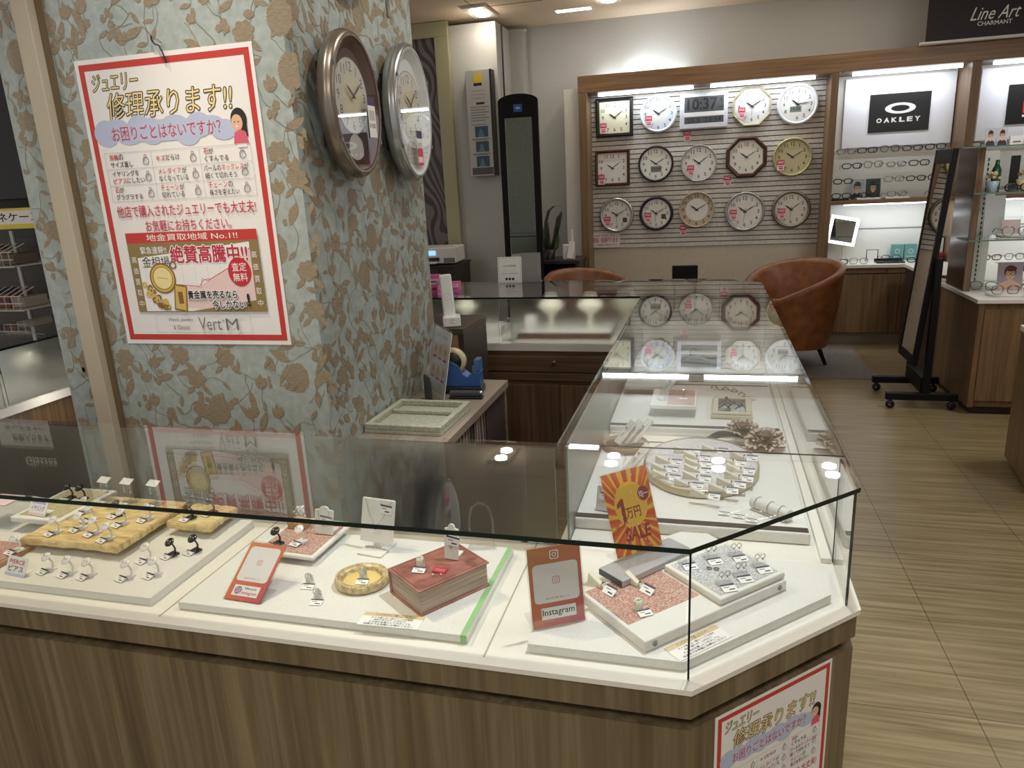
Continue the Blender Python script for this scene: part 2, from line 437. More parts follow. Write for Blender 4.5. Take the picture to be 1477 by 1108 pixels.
# ------------------------------------------------------------------ wallpapered column
WPBASE = noise_mat('sage wallpaper ground', [(.25, s2l(150, 161, 154)), (.5, s2l(165, 175, 170)), (.75, s2l(180, 188, 184))], (38, 38, 38), .42, 5, .12)
WPTAN = noise_mat('tan wallpaper motif', [(.3, s2l(132, 120, 98)), (.7, s2l(158, 145, 122))], (70, 70, 240), .45, 4)
WPLINE = mat('thin wallpaper stem', s2l(132, 126, 102), .5)
def motifs(b, w, h, seed, M, dens=1.0):
    """flowers, tulips, leaves and stems of the wallpaper, flat on a w x h face"""
    R = random.Random(seed); b.M = M; taken = []; cnt = [0]
    def put(pts, mi, z):
        cnt[0] += 1; z = .0003 + (cnt[0] % 240) * 4e-6
        pts = [(max(.002, min(w - .002, x)), max(.002, min(h - .002, y))) for x, y in pts]
        b.poly([(x, y, z) for x, y in pts], mi)
    def leaf(x, y, L, W, a, z=.0005):
        P = []
        for k in range(9): t = k / 8; P.append((t * L, W * math.sin(PI * t ** .8) * .5))
        for k in range(7, 0, -1): t = k / 8; P.append((t * L, -W * math.sin(PI * t ** 1.1) * .5))
        c, q = math.cos(a), math.sin(a)
        put([(x + u * c - v * q, y + u * q + v * c) for u, v in P], 1, z)
    def stem(x, y, a, L):
        pts = [(x, y)]
        for k in range(6): a += R.uniform(-.45, .45); x += math.cos(a) * L / 6; y += math.sin(a) * L / 6; pts.append((x, y))
        for (x0, y0), (x1, y1) in zip(pts, pts[1:]):
            d = math.hypot(x1 - x0, y1 - y0); nx, ny = -(y1 - y0) / d * .0008, (x1 - x0) / d * .0008
            put([(x0 + nx, y0 + ny), (x0 - nx, y0 - ny), (x1 - nx, y1 - ny), (x1 + nx, y1 + ny)], 2, .0003)
        return pts[-1], a
    def blob(x, y, rx, ry, n, amp, a, z=.0004, ph=0):
        P = []
        for k in range(72):
            t = 2 * PI * k / 72; r = 1 + amp * (abs(math.sin(n * t / 2 + ph)) * 2 - 1)
            u, v = rx * r * math.cos(t), ry * r * math.sin(t); P.append((x + u * math.cos(a) - v * math.sin(a), y + u * math.sin(a) + v * math.cos(a)))
        put(P, 1, z)
    n = int(w * h * 210 * dens); tries = 0
    while n > 0 and tries < 20000:
        tries += 1
        x, y = R.uniform(0.01, w - .01), R.uniform(.01, h - .01); k = R.random(); rad = .05 if k < .2 else .04 if k < .45 else .027
        if any((x - u) ** 2 + (y - v) ** 2 < (rad + q) ** 2 * .5 for u, v, q in taken): continue
        taken.append((x, y, rad)); n -= 1; a = R.uniform(-.5, .5) + PI / 2
        if k < .1: blob(x, y, .038, .046, 40, .1, 0)
        elif k < .26: blob(x, y, .027, .032, 7, .13, a, ph=R.random()); leaf(x + .012, y - .02, .05, .018, -.7); leaf(x - .01, y - .022, .045, .016, -2.4)
        elif k < .46:
            for j, s in ((-1, .034), (0, .046), (1, .036)): leaf(x + j * .007, y - .01, s, .019, a + j * -.28)
            leaf(x, y - .012, .014, .03, a)
            (X, Y), _ = stem(x, y - .012, a + PI, R.uniform(.05, .1)); leaf(X, Y, .04, .013, R.uniform(0, 6.28))
        elif k < .8:
            leaf(x, y, R.uniform(.05, .085), R.uniform(.018, .03), R.uniform(0, 6.28)); stem(x, y, R.uniform(0, 6.28), R.uniform(.05, .11))
        else:
            (X, Y), aa = stem(x, y, R.uniform(0, 6.28), .1)
            for j in range(4): blob(X + R.uniform(-.022, .022), Y + R.uniform(-.022, .022), R.uniform(.006, .011), R.uniform(.007, .012), 5, .15, 0)
            leaf(x, y, .04, .014, aa + 2)
    b.M = None
CX0, CX1, CY0, CY1 = -1.93, -1.09, .842, 1.765
b = MB(); b.box(-2.06, CY0, 0, CX1, CY1, CEIL)
motifs(b, 1.0, CEIL - .6, 3, frame_matrix((-2.06 + .005, CY0 - .0001, .6), (1, 0, 0), (0, 0, 1)), 1)
motifs(b, CY1 - CY0, CEIL - .6, 9, frame_matrix((CX1 + .0001, CY0, .6), (0, 1, 0), (0, 0, 1)), 1.25)
struct('wall_column', b, [WPBASE, WPTAN, WPLINE], 'column papered in sage green with tan flowers')
b = MB(); b.box(-1.93, CY0 - .04, 0, -1.872, CY0, CEIL)
struct('trim_2', b, mat('cream trim', s2l(190, 180, 158), .55), 'cream vertical batten on the column', .003)
b = MB(); b.box(-1.872, CY0 - .012, 0, -1.856, CY0, CEIL)
struct('trim_3', b, mat('brown reveal', s2l(112, 96, 70), .6), 'thin brown strip beside the cream batten')

# ------------------------------------------------------------------ glass showcases
GT, GB = .942, .697          # glass top, deck
TH = .009
def pane(name, parent, pts, z0, z1, mats=None, pale=(), drop=()):
    b = MB(); b.prism(pts, z0, z1, 0, 1)
    for k in pale: b.m[2 + k] = 2
    for k in sorted(drop, reverse=True): del b.f[2 + k], b.m[2 + k], b.sm[2 + k]
    return b.obj(name, mats or [GLASS, GEDGE, GEDGEL], parent)
def upright(name, parent, p, q, z0=GB, z1=GT - TH - .001, t=.005, mats=None, e=.003):
    d = Vector((q[0] - p[0], q[1] - p[1])).normalized(); n = Vector((-d.y, d.x)) * t
    P = [(p[0] + d.x * e, p[1] + d.y * e), (q[0] - d.x * e, q[1] - d.y * e)]
    P += [(P[1][0] + n.x, P[1][1] + n.y), (P[0][0] + n.x, P[0][1] + n.y)]
    b = MB(); z1 -= .0; v = [(x, y, z0) for x, y in P] + [(x, y, z1) for x, y in P]
    b.add(v, [(0, 1, 5, 4), (2, 3, 7, 6)], 0); b.add(v, [(1, 2, 6, 5), (3, 0, 4, 7)], 1)
    return b.obj(name, mats or [GLASSV, GEDGE], parent)
def frost():
    m, N, L, b = nm('frosted glass')
    b.inputs['Base Color'].default_value = (.87, .92, .89, 1); b.inputs['Roughness'].default_value = .42
    b.inputs['Transmission Weight'].default_value = 1; b.inputs['IOR'].default_value = 1.18
    return m
FROST = frost()
# front showcase with the cut corner
f = thing('glass_showcase', 'long front glass showcase with wooden base and cut corner, nearest the viewer', 'showcase', (0, 0, 0))
b = MB()
out = [(-2.84, 0), (0, 0), (.29, .28), (.29, .44), (-2.84, .44)]
def inset(pts, d):  # toward the inside for the two outer runs
    return [(x - d * .5 if x > 0 else x, y + d if y < .1 else y) for x, y in pts]
bp = [(-2.84, -.012), (.005, -.012), (.303, .276), (.303, .44), (-2.84, .44)]
bp2 = [(-2.84, .004), (-.002, .004), (.287, .283), (.287, .44), (-2.84, .44)]
MB().prism(bp, .02, .613).obj('base_panel', WOODF, f)
MB().prism([(-2.84, .03), (-.012, .03), (.262, .294), (.262, .44), (-2.84, .44)], .613, .637).obj('shadow_gap', mat('groove dark', s2l(40, 30, 22), .7), f)
MB().prism([(-2.84, -.014), (.006, -.014), (.305, .275), (.305, .44), (-2.84, .44)], .637, .687).obj('fascia', WOODF, f)
MB().prism([(-2.84, -.02), (.008, -.02), (.311, .273), (.311, .44), (-2.84, .44)], .687, GB).obj('deck', WHITE, f, bevel=.0012)
pane('glass_top', f, [(-2.84, -.003), (.001, -.003), (.294, .279), (.294, .438), (-2.84, .438)], GT - TH, GT, drop=(3,))
upright('front_glass', f, (-2.84, .002), (-.001, .002))
upright('corner_glass', f, (.001, .002), (.29, .281))
upright('side_glass', f, (.29, .284), (.29, .437))
upright('sliding_door', f, (-.37, .437), (-1.6, .437), mats=[FROST, GEDGEL]); upright('sliding_door', f, (-1.59, .43), (-2.84, .43), mats=[FROST, GEDGEL]); upright('sliding_door', f, (-.299, .43), (-.392, .43), mats=[FROST, GEDGEL])
# side showcase running back
s = thing('glass_showcase', 'long white lined side showcase running back along the aisle', 'showcase', (0, 0, 0))
MB().box(-.285, .44, .02, .303, 2.53, .613).obj('base_panel', WOODF, s)
MB().box(-.28, .44, .613, .262, 2.53, .637).obj('shadow_gap', MATS['groove dark'], s)
MB().box(-.295, .44, .637, .305, 2.53, .687).obj('fascia', WOODF, s)
MB().box(-.3, .4405, .687, .311, 2.53, GB).obj('deck', WHITE, s, bevel=.0012)
pane('glass_top', s, [(-.297, .4385), (.294, .4385), (.294, 2.533), (-.297, 2.533)], GT - TH, GT, pale=(3,), drop=(0,))
upright('side_glass', s, (.29, .443), (.29, 2.53))
MB().box(-.297, .4382, GT - .003, .294, .4388, GT - .0002).obj('glass_joint', mat('dark joint', s2l(60, 64, 60), .5), s)
upright('sliding_door', s, (-.29, 2.53), (-.29, 1.1), t=.005, mats=[FROST, GEDGEL]); upright('sliding_door', s, (-.281, 1.16), (-.281, .44), t=.005, mats=[FROST, GEDGEL])
MB().box(.262, .44, GB, .283, 2.52, GB + .012).obj('glass_channel', WHITE, s, bevel=.001)
# far showcase
t = thing('glass_showcase', 'far glass showcase across the back with frosted sliding doors', 'showcase', (0, 0, 0))
MB().prism([(-2.2, 2.545), (.3, 2.545), (.3, 2.97), (.085, 3.16), (-2.2, 3.16)], .02, .66).obj('base_panel', WOODX, t)
b = MB(); b.box(-2.2, 2.533, .548, -.3, 2.545, .632); b.obj('drawer', WOODX, t, bevel=.002)
b = MB(); b.box(-2.2, 2.533, .5, -.3, 2.545, .54); b.obj('drawer', WOODX, t, bevel=.002)
for x0, x1 in ((-1.4, -.725), (-.715, -.3), (-2.2, -1.41)):
    dr = MB().box(x0, 2.535, .08, x1, 2.545, .475).obj('door', WOOD, t, bevel=.002)
b = MB(); b.M = Matrix.Rotation(PI / 2, 4, 'X'); b.lathe([(.011, 0), (.011, .012), (.007, .014)], 16)
b.obj('lock', STEEL, t, (-.745, 2.534, .6))
MB().prism([(-2.2, 2.5305), (.311, 2.5305), (.311, 2.97), (.09, 3.17), (-2.2, 3.17)], .66, GB).obj('deck', WHITE, t)
pane('glass_top', t, [(-2.2, 2.534), (.294, 2.534), (.294, 2.955), (.085, 3.153), (-2.2, 3.153)], GT - TH, GT)
upright('side_glass', t, (.29, 2.536), (.29, 2.95)); upright('back_glass', t, (.08, 3.147), (-2.2, 3.147)); upright('corner_glass', t, (.29, 2.953), (.083, 3.147))
for x0, x1, y in ((-.3, -.975, 2.55), (-.955, -1.03, 2.56), (-1.03, -2.1, 2.54)):
    upright('sliding_door', t, (x0, y), (x1, y), t=.005, mats=[FROST if x0 - x1 > .1 else GLASSV, GEDGEL])
# left showcase, closing the ring behind the column
l = thing('glass_showcase', 'left glass showcase with frosted doors, half hidden behind the column', 'showcase', (0, 0, 0))
MB().box(-3.43, .45, .02, -2.85, 3.1, .66).obj('base_panel', WOOD, l)
MB().box(-3.45, .45, .66, -2.825, 3.1, GB).obj('deck', WHITE, l)
pane('glass_top', l, [(-3.43, .45), (-2.84, .45), (-2.84, 3.1), (-3.43, 3.1)], GT - TH, GT)
upright('side_glass', l, (-3.425, .46), (-3.425, 3.09))
for y0, y1 in ((.46, 1.235), (1.245, 2.1), (2.11, 3.09)):
    upright('sliding_door', l, (-2.846, y0), (-2.846, y1), t=.005, mats=[FROST, GEDGEL])
# ------------------------------------------------------------------ clock wall and eyewear wall at the back
YF, YS = 5.70, 5.97
LEDM = mat('led bar', (1, 1, 1), .4, emit=(.86, .94, 1), es=6)
dw = thing('display_wall', 'brown wood framed wall unit holding the clock board and eyewear bays', 'display wall', (0, 0, 0))
MB().box(-1.124, YF, 2.245, 3.2, 6.095, 2.386).obj('header', WOODBX, dw, bevel=.002)
for x0, x1 in ((-1.12, -1.048), (.95, 1.005), (1.955, 2.02)):
    MB().box(x0, YF, 0, x1, 6.09, 2.244).obj('stile', WOODB, dw, bevel=.002)
MB().box(-1.268, 5.8, 0, -1.122, 6.095, 2.3).obj('side_post', WPAINT, dw)
b = MB(); b.box(-1.047, YS + .012, .868, .949, YS + .03, 2.244, 1)
z = .872; k = 0
while z < 2.235: b.box(-1.047, YS, z, .949, YS + .012, z + .034); z += .0425
SLAT = noise_mat('pale slat board', [(.4, s2l(206, 202, 194)), (.6, s2l(218, 214, 206))], (40, 40, 40), .6, 2)
b.obj('slat_board', [SLAT, mat('slat gap', s2l(110, 104, 98), .8)], dw)
CREAM = noise_mat('cream panel', [(.4, s2l(200, 189, 171)), (.6, s2l(210, 199, 181))], (90, 90, 90), .8, 2)
MB().box(-1.047, YS + .01, 0, .949, YS + .03, .867).obj('lower_panel', CREAM, dw)
for x0, x1 in ((-.963, -.14), (.004, .84)):
    MB().box(x0, 5.83, 2.222, x1, 5.855, 2.2445).obj('light_bar', LEDM, dw)
    lamp('light_bar_glow', 'AREA', ((x0 + x1) / 2, 5.842, 2.22), 2.6, (.86, .93, 1), ((x0 + x1) / 2, 5.91, 1.2), x1 - x0, sy=.02)
MB().box(-1.0, 6.0, 2.388, -.2, 6.05, 2.41).obj('cove_light', LEDM, dw)
lamp('cove_light_glow', 'AREA', (-.6, 6.0, 2.42), 2.0, (.86, .93, 1), (-.5, 6.12, 2.8), .9, sy=.03)

NUM = mat('clock numerals', s2l(52, 50, 52), .5)
HAND = mat('clock hands', s2l(34, 32, 34), .4)
LCD = mat('lcd grey', s2l(126, 134, 126), .3)
FACES = {k: mat('dial ' + k, c, .45) for k, c in dict(cream=s2l(232, 226, 196), white=s2l(236, 235, 230), blue=s2l(222, 228, 238), sand=s2l(196, 180, 156), green=s2l(196, 188, 146), ivory=s2l(226, 222, 210), grey=s2l(214, 210, 202)).items()}
RIMS = dict(black=mat('rim black', s2l(30, 27, 26), .3), white=mat('rim white', s2l(232, 234, 236), .3), brown=mat('rim brown wood', s2l(74, 40, 30), .3),
    silver=mat('rim silver', s2l(196, 196, 194), .28, .85), gold=mat('rim champagne', s2l(214, 204, 172), .3, .5), bronze=mat('rim bronze', s2l(134, 124, 110), .3, .7),
    sand=mat('rim sand', s2l(190, 172, 148), .5), green=mat('rim pale gold', s2l(190, 180, 134), .35, .3), pewter=mat('rim pewter', s2l(172, 176, 176), .28, .8))
def outline(shape, w, h, n=48):
    if shape == 'square':
        return [(-w, -h), (w, -h), (w, h), (-w, h)]
    if shape == 'oct':
        c = .4142; return [(c * w, -h), (w, -c * h), (w, c * h), (c * w, h), (-c * w, h), (-w, c * h), (-w, -c * h), (-c * w, -h)]
    return [(w * math.cos(2 * PI * k / n), h * math.sin(2 * PI * k / n)) for k in range(n)]
def loft_case(shape, w, h, prof, n=48):
    """prof: (inset, depth towards the viewer); faces -y"""
    b = MB(); P = None; rows = []
    for ins, d in prof: rows.append([(x, -d, z) for x, z in outline(shape, w - ins, h - ins, n)])
    m = len(rows[0]); v = [p for r in rows for p in r]; fs = []
    for i in range(len(rows) - 1):
        for k in range(m): k2 = (k + 1) % m; fs.append((i * m + k, i * m + k2, (i + 1) * m + k2, (i + 1) * m + k))
    b.add(v, fs, 0, shape in ('round', 'oval'))
    return b
def dial_print(w, h, face, shape, num=.78, nsize=.15, hands=True, hm=(10, 10), sec=None, rim=None, nums=True, ticks=True, dig=None, minor=NUM, skip=()):
    p = Print()
    p.poly(outline(shape, w, h), face)
    if rim: p.poly(outline('round', w * .66, h * .66), rim)
    if ticks:
        for k in range(60):
            a = PI * k / 30; r0 = .93 if k % 5 else .90
            p.line([(w * r0 * math.sin(a), h * r0 * math.cos(a)), (w * .96 * math.sin(a), h * .96 * math.cos(a))], w * .012, minor); p.same()
        p.n += 1
    if nums:
        for k in range(1, 13):
            if k in skip: continue
            a = PI * k / 6; x, y = w * num * math.sin(a), h * num * math.cos(a); t = nsize * w
            if shape == 'square': q = .8 / max(abs(math.sin(a)), abs(math.cos(a))); x, y = w * .8 * q * math.sin(a) / .8 * .95, h * .8 * q * math.cos(a) / .8 * .95
            p.text(str(k), x - t * (1.15 if k > 9 else .62), y - t, x + t * (1.15 if k > 9 else .62), y + t, NUM, .014, keep=True); p.same()
        p.n += 1
    return p
def hands_mb(w, h, hm, sec, col):
    q = Print(); H = (hm[0] + hm[1] / 60) * PI / 6; M_ = hm[1] * PI / 30
    def hand(a, L, wd, back=.12):
        s_, c_ = math.sin(a), math.cos(a)
        pts = [(-wd, -back * w), (wd, -back * w), (wd * 1.2, L * w * .6), (0, L * w), (-wd * 1.2, L * w * .6)]
        q.poly([(x * c_ + y * s_, -x * s_ + y * c_) for x, y in pts], col)
    hand(H, .5, w * .032); hand(M_, .76, w * .022)
    if sec is not None: hand(sec * PI / 30, .72, w * .008, .2)
    q.disc(0, 0, w * .05, col, n=16)
    return q
def tag_print(parent, x, z, y, s=1.0, name='price_tag'):
    p = Print(); p.rect(-.03 * s, -.048 * s, .03 * s, .04 * s, TAGPINK); p.rect(-.03 * s, -.003, .03 * s, .04 * s, TAGRED)
    p.text('SALE', -.022 * s, .012 * s, .022 * s, .03 * s, PAPER, .02); p.rect(-.02 * s, -.02 * s, .02 * s, -.012 * s, TAGRED); p.rect(-.014 * s, -.037 * s, .02 * s, -.026 * s, CRIM)
    o = p.obj(name, parent, None, (x, y, z), (UP, 0, 0))
    return o
def clock(x, z, dia, shape, rim, rw, face, label, hm=(10, 10), sec=None, tagpos=None, lcd=None, extra=None, ring=None, ticks=True, depth=.042, skip=()):
    t = thing('wall_clock', label, 'clock', (x, YS, z), 0, 'wall clocks on the slat board')
    w = dia / 2
    loft_case(shape, w, w, [(0.004, 0), (0, .01), (0, depth - .012), (rw * .35, depth), (rw * .8, depth - .004), (rw, depth - .016)]).obj('case', RIMS[rim], t, bevel=0)
    p = dial_print(w - rw * .9, w - rw * .9, FACES[face], shape, ring and .83 or (.76 if shape != 'square' else .8), .105 if shape != 'square' else .11, rim=ring and FACES[ring], ticks=ticks and shape != 'square', skip=skip)
    if lcd: a = w - rw; p.rect(lcd[0] * a, lcd[1] * a, lcd[2] * a, lcd[3] * a, BLACK); p.rect(lcd[0] * a + .003, lcd[1] * a + .003, lcd[2] * a - .003, lcd[3] * a - .003, LCD); p.text('10:09', lcd[0] * a + .01, lcd[1] * a + .012, lcd[2] * a - .01, lcd[3] * a - .01, INK, .01)
    if extra: a = w - rw; p.rect(extra[0] * a, extra[1] * a, extra[2] * a, extra[3] * a, mat('solar brown', s2l(88, 66, 40), .4))
    p.obj('dial', t, None, (0, -depth + .018, 0), (UP, 0, 0))
    hands_mb(w - rw, w - rw, hm, sec, HAND).obj('hands', t, None, (0, -depth + .0125, 0), (UP, 0, 0))
    if tagpos: tag_print(t, tagpos[0], tagpos[1], -depth - .002 if abs(tagpos[0]) < w * .95 and abs(tagpos[1]) < w * .95 else -.003)
    return t
T1, T3 = (-.095, -.075), (-.085, -.07)
clock(-.834, 2.045, .335, 'square', 'black', .032, 'cream', 'square black framed wall clock with cream dial, top left of the board', (10, 9), tagpos=(-.1, -.085))
clock(-.442, 2.05, .325, 'round', 'white', .026, 'blue', 'round white wall clock with bluish dial beside the black square one', (10, 10), ring='white', tagpos=(-.085, -.055))
clock(.354, 2.055, .32, 'oct', 'gold', .02, 'white', 'white octagonal wall clock with thin champagne rim in the top row', (10, 10), 30, tagpos=(-.085, -.045))
clock(.725, 2.045, .335, 'round', 'white', .026, 'white', 'round white wall clock with small dark display, top right of the board', (10, 14), 2, lcd=(-.42, -.44, .22, -.12), skip=(7,))
clock(-.858, 1.604, .318, 'square', 'brown', .026, 'white', 'square red brown framed wall clock in the middle row', (10, 9), tagpos=(-.1, -.095), ticks=False)
clock(-.463, 1.621, .318, 'round', 'black', .019, 'white', 'round black rimmed wall clock with display window, middle row', (10, 10), 20, lcd=(-.32, -.52, .36, -.16), skip=())
clock(-.083, 1.606, .318, 'round', 'silver', .012, 'white', 'round thin silver rimmed wall clock, centre of the whole board', (10, 9), tagpos=(-.07, -.055))
clock(.322, 1.636, .345, 'oct', 'brown', .034, 'ivory', 'octagonal brown wood wall clock in the middle row', (10, 10), ticks=False, tagpos=(-.155, -.19))
clock(.705, 1.615, .325, 'round', 'green', .02, 'green', 'round pale gold wall clock with yellowish dial, right end of middle row', (10, 10), tagpos=(-.095, -.06))
clock(-.823, 1.178, .318, 'round', 'silver', .026, 'white', 'round silver white wall clock, bottom left of the board above the red lettered plate', (10, 10), 30, tagpos=(-.085, -.05), extra=(.42, -.52, .72, -.2))
clock(-.458, 1.18, .31, 'round', 'black', .026, 'white', 'round black rimmed wall clock with brown date square, bottom row', (10, 10), 31, tagpos=(-.075, -.03), extra=(.36, -.4, .68, -.06))
clock(-.094, 1.2, .318, 'round', 'sand', .012, 'sand', 'round sand coloured wall clock with white centre, bottom row', (10, 10), ring='white', tagpos=(-.12, -.18))
clock(.326, 1.168, .345, 'round', 'pewter', .022, 'white', 'large round pewter rimmed wall clock in the bottom row', (10, 10), 31, tagpos=(-.1, -.02))
clock(.717, 1.172, .325, 'round', 'bronze', .026, 'ivory', 'round bronze rimmed wall clock, bottom right of the board', (10, 9), 31, tagpos=(-.08, -.03))
# digital clock
t = thing('digital_clock', 'silver grey digital wall clock reading 10:37 in the top row', 'clock', (-.05, YS, 2.05), 0, 'wall clocks on the slat board')
b = MB(); b.box(-.205, -.04, -.155, .205, 0, .145); b.obj('case', mat('pearl grey plastic', s2l(214, 214, 222), .35), t, bevel=.012)
p = Print(); D = mat('lcd dark', s2l(78, 80, 82), .25); p.rect(-.165, -.012, .17, .115, D); p.text('10:37', -.14, .004, .115, .102, INK, .02); p.text('4', .135, .06, .155, .1, INK, .02); p.text('00', .128, .008, .162, .03, INK, .02)
p.rect(-.17, -.045, .175, -.015, PEARL); p.rect(-.165, -.107, .17, -.05, D); p.text('25.5  23:54', -.14, -.098, .15, -.06, INK, .01); p.disc(-.05, -.135, .006, PAPER)
p.obj('display', t, None, (0, -.0402, 0), (UP, 0, 0)); tag_print(t, -.14, -.2, -.004)
# red lettered plate
t = thing('notice_plate', 'small white plate with red lettering hung at the board bottom left corner', 'sign', (-.945, YS, .945))
MB().box(-.15, -.012, -.068, .15, -.003, .068).obj('plate', mat('plate', s2l(232, 226, 226), .3), t, bevel=.004)
p = Print(); p.text('掛時計・目覚まし時計', -.1, .038, .1, .055, GREYINK, .005); p.text('修理品・配達承ります', -.13, -.018, .13, .028, CRIM, .012); p.text('詳しくは店員にお尋ねください', -.12, -.048, .12, -.032, INK, .005); p.obj('lettering', t, None, (0, -.0123, 0), (UP, 0, 0))
b = MB(); b.tube([(-.12, -.006, .068), (-.125, -.006, .1), (-.105, -.006, .11), (-.1, -.006, .068)], .003, 6); b.obj('hook', STEEL, t)

# ------------------------------------------------------------------ eyewear bays
def eyewear_bay(x0, x1, label):
    t = thing('eyewear_cabinet', label, 'cabinet', (0, 0, 0))
    MB().box(x0, 6.05, .7, x1, 6.09, 2.244).obj('back_panel', WPAINT, t)
    MB().box(x0, 5.78, 1.2, x1, 6.05, 1.234).obj('wood_shelf', WOODBX, t, bevel=.002)
    MB().box(x0 + .001, YF - .005, .672, x1 - .001, 6.05, .7).obj('counter_top', WHITE, t, bevel=.002)
    MB().box(x0 + .1, 6.02, 1.66, x1 - .01, 6.05, 2.218).obj('light_panel', mat('backlit white acrylic', s2l(240, 240, 246), .3), t, bevel=.003)
    b = MB(); b.box(x0 + .001, 6.045, .972, x1 - .001, 6.05, .982); b.obj('panel_joint', mat('joint grey', s2l(150, 150, 152), .6), t)
    MB().box(x0, 5.74, .1, x1, 6.05, .66).obj('carcass', WOODB, t)
    MB().box(x0 + .004, YF + .02, .625, x1 - .004, 5.739, .668).obj('drawer', WOODBX, t, bevel=.002)
    m = x0 + (x1 - x0) * .62
    MB().box(x0 + .01, YF + .02, .108, m - .002, 5.739, .612).obj('door', WOODB, t, bevel=.002)
    MB().box(m + .002, YF + .02, .108, x1 - .004, 5.739, .612).obj('door', WOODB, t, bevel=.002)
    MB().box(x0 + .05, 5.76, 0, x1, 5.9, .1).obj('toe_kick', mat('toe kick grey', s2l(140, 130, 112), .6), t)
    b = MB(); b.M = Matrix.Rotation(UP, 4, 'X'); b.lathe([(.01, 0), (.01, .008), (.006, .012)], 14); b.obj('lock', STEEL, t, ((x0 + x1) / 2, YF + .02, .645))
    for z in (1.61, 1.49, 1.37):
        MB().box(x0 + .01, 5.77, z - .006, x1 - .002, 5.93, z).add([], []).obj('glass_shelf', [SHELFG], t)
    MB().box(x0 + .12, 5.83, 2.222, x1 - .03, 5.855, 2.2445).obj('light_bar', LEDM, t)
    lamp('light_bar_glow', 'AREA', ((x0 + x1) / 2, 5.842, 2.22), 3.2, (.84, .91, 1), ((x0 + x1) / 2, 6.0, 1.3), .8, sy=.02)
    MB().box(x0 + .12, 5.81, 1.19, x1 - .03, 5.83, 1.1995).obj('light_bar', LEDM, t)
    lamp('light_bar_glow', 'AREA', ((x0 + x1) / 2, 5.82, 1.186), 1.9, (.84, .92, 1), ((x0 + x1) / 2, 5.98, .7), .8, sy=.02)
    return t
eyewear_bay(1.0055, 1.9545, 'eyewear bay with black logo board, white shelves and wood base doors')
eyewear_bay(2.0205, 3.15, 'eyewear bay with black and red logo board at right picture edge')
t = thing('brand_board', 'black board with white ellipse logo on the left eyewear bay', 'sign', (1.535, 6.019, 1.928))
MB().box(-.231, -.006, -.152, .231, 0, .152).obj('board', BLACK, t)
p = Print(); p.ring(.005, .033, .07, .117, PAPER, .024, .043); 
[p.text(c, -.172 + i * .0585, -.077, -.172 + i * .0585 + .043, -.038, PAPER, .045) for i, c in enumerate('OAKLEY')]; p.obj('lettering', t, None, (0, -.0063, 0), (UP, 0, 0))
t = thing('brand_board', 'black board with red block logo on the right eyewear bay', 'sign', (2.55, 6.019, 1.928))
MB().box(-.225, -.006, -.152, .225, 0, .152).obj('board', BLACK, t)
p = Print(); p.rect(-.11, -.07, .14, .095, mat('logo red', s2l(220, 50, 62), .5)); p.line([(-.09, .0), (-.04, .045), (.02, 0), (.08, .06)], .018, PAPER); p.rect(-.11, -.1, .14, -.082, PAPER); p.obj('lettering', t, None, (0, -.0063, 0), (UP, 0, 0))
# black banner over the frame
t = thing('hanging_banner', 'black banner with white script lettering over the eyewear bays', 'banner', (1.95, 5.66, 2.39))
MB().box(-.352, -.004, .012, .42, .004, .48).obj('cloth', mat('banner black', s2l(30, 28, 34), .6), t)
b = MB(); b.tube([(-.39, -.004, .004), (.46, -.004, .004)], .012, 10); b.obj('bottom_bar', WPAINT, t)
p = Print(); p.text('Line Art', -.06, .135, .275, .225, PAPER, 0, .45); p.text('CHARMANT', -.008, .095, .222, .125, PAPER, .008); p.obj('lettering', t, None, (0, -.0044, 0), (UP, 0, 0))

# eyeglasses
FRM = [mat('frame black', s2l(24, 22, 24), .3), mat('frame brown', s2l(82, 52, 38), .35), mat('frame steel', s2l(150, 150, 156), .25, .9), mat('frame tortoise', s2l(110, 78, 40), .3), mat('frame red', s2l(120, 34, 44), .35), mat('frame navy', s2l(38, 48, 84), .3)]
LENS = glass_mat('spectacle lens', (.95, .96, .96), .05)
def spec_mesh(style):
    W, H = (.027, .0165) if style == 0 else (.026, .022) if style == 1 else (.029, .018)
    b = MB(); r = .0036 if style != 1 else .0024
    for s in (-1, 1):
        pts = []
        for k in range(20):
            a = 2 * PI * k / 20; c, q = math.cos(a), math.sin(a); e = .7
            pts.append((s * .036 + W * math.copysign(abs(c) ** e, c), .002 * abs(c), H + H * math.copysign(abs(q) ** e, q)))
        b.tube(pts, r, 6, closed=True)
    b.tube([(-.009, 0, H * 1.35), (0, -.002, H * 1.5), (.009, 0, H * 1.35)], r, 6)
    for s in (-1, 1): b.tube([(s * .062, 0, H * 1.3), (s * .069, .004, H * 1.3)], r, 6)
    tm = MB()
    tm.tube([(0, 0, 0), (0, .09, .002), (-.002, .118, -.006), (-.003, .136, -.022)], [.0016, .0016, .0022, .0026], 6)
    ln = MB()
    for s in (-1, 1):
        ln.poly([(s * .036 + W * .96 * math.copysign(abs(math.cos(2 * PI * k / 16)) ** .7, math.cos(2 * PI * k / 16)), .001, H + H * .96 * math.copysign(abs(math.sin(2 * PI * k / 16)) ** .7, math.sin(2 * PI * k / 16))) for k in range(16)])
    return [(b.mesh('front_frame', m), tm.mesh('temple', m)) for m in FRM], ln.mesh('lenses', LENS), H
SPEC = [spec_mesh(i) for i in range(3)]
def glasses(x, y, z, rot, style, color, label, group, s=1.13):
    t = thing('eyeglasses', label, 'glasses', (x, y, z), rot, group); t.scale = (s, s, s)
    fr, ln, H = SPEC[style]
    link('front_frame', fr[color][0], t); link('lenses', ln, t)
    for q in (-1, 1): link('temple', fr[color][1], t, (q * .069, .004, H * 1.3))
    return t
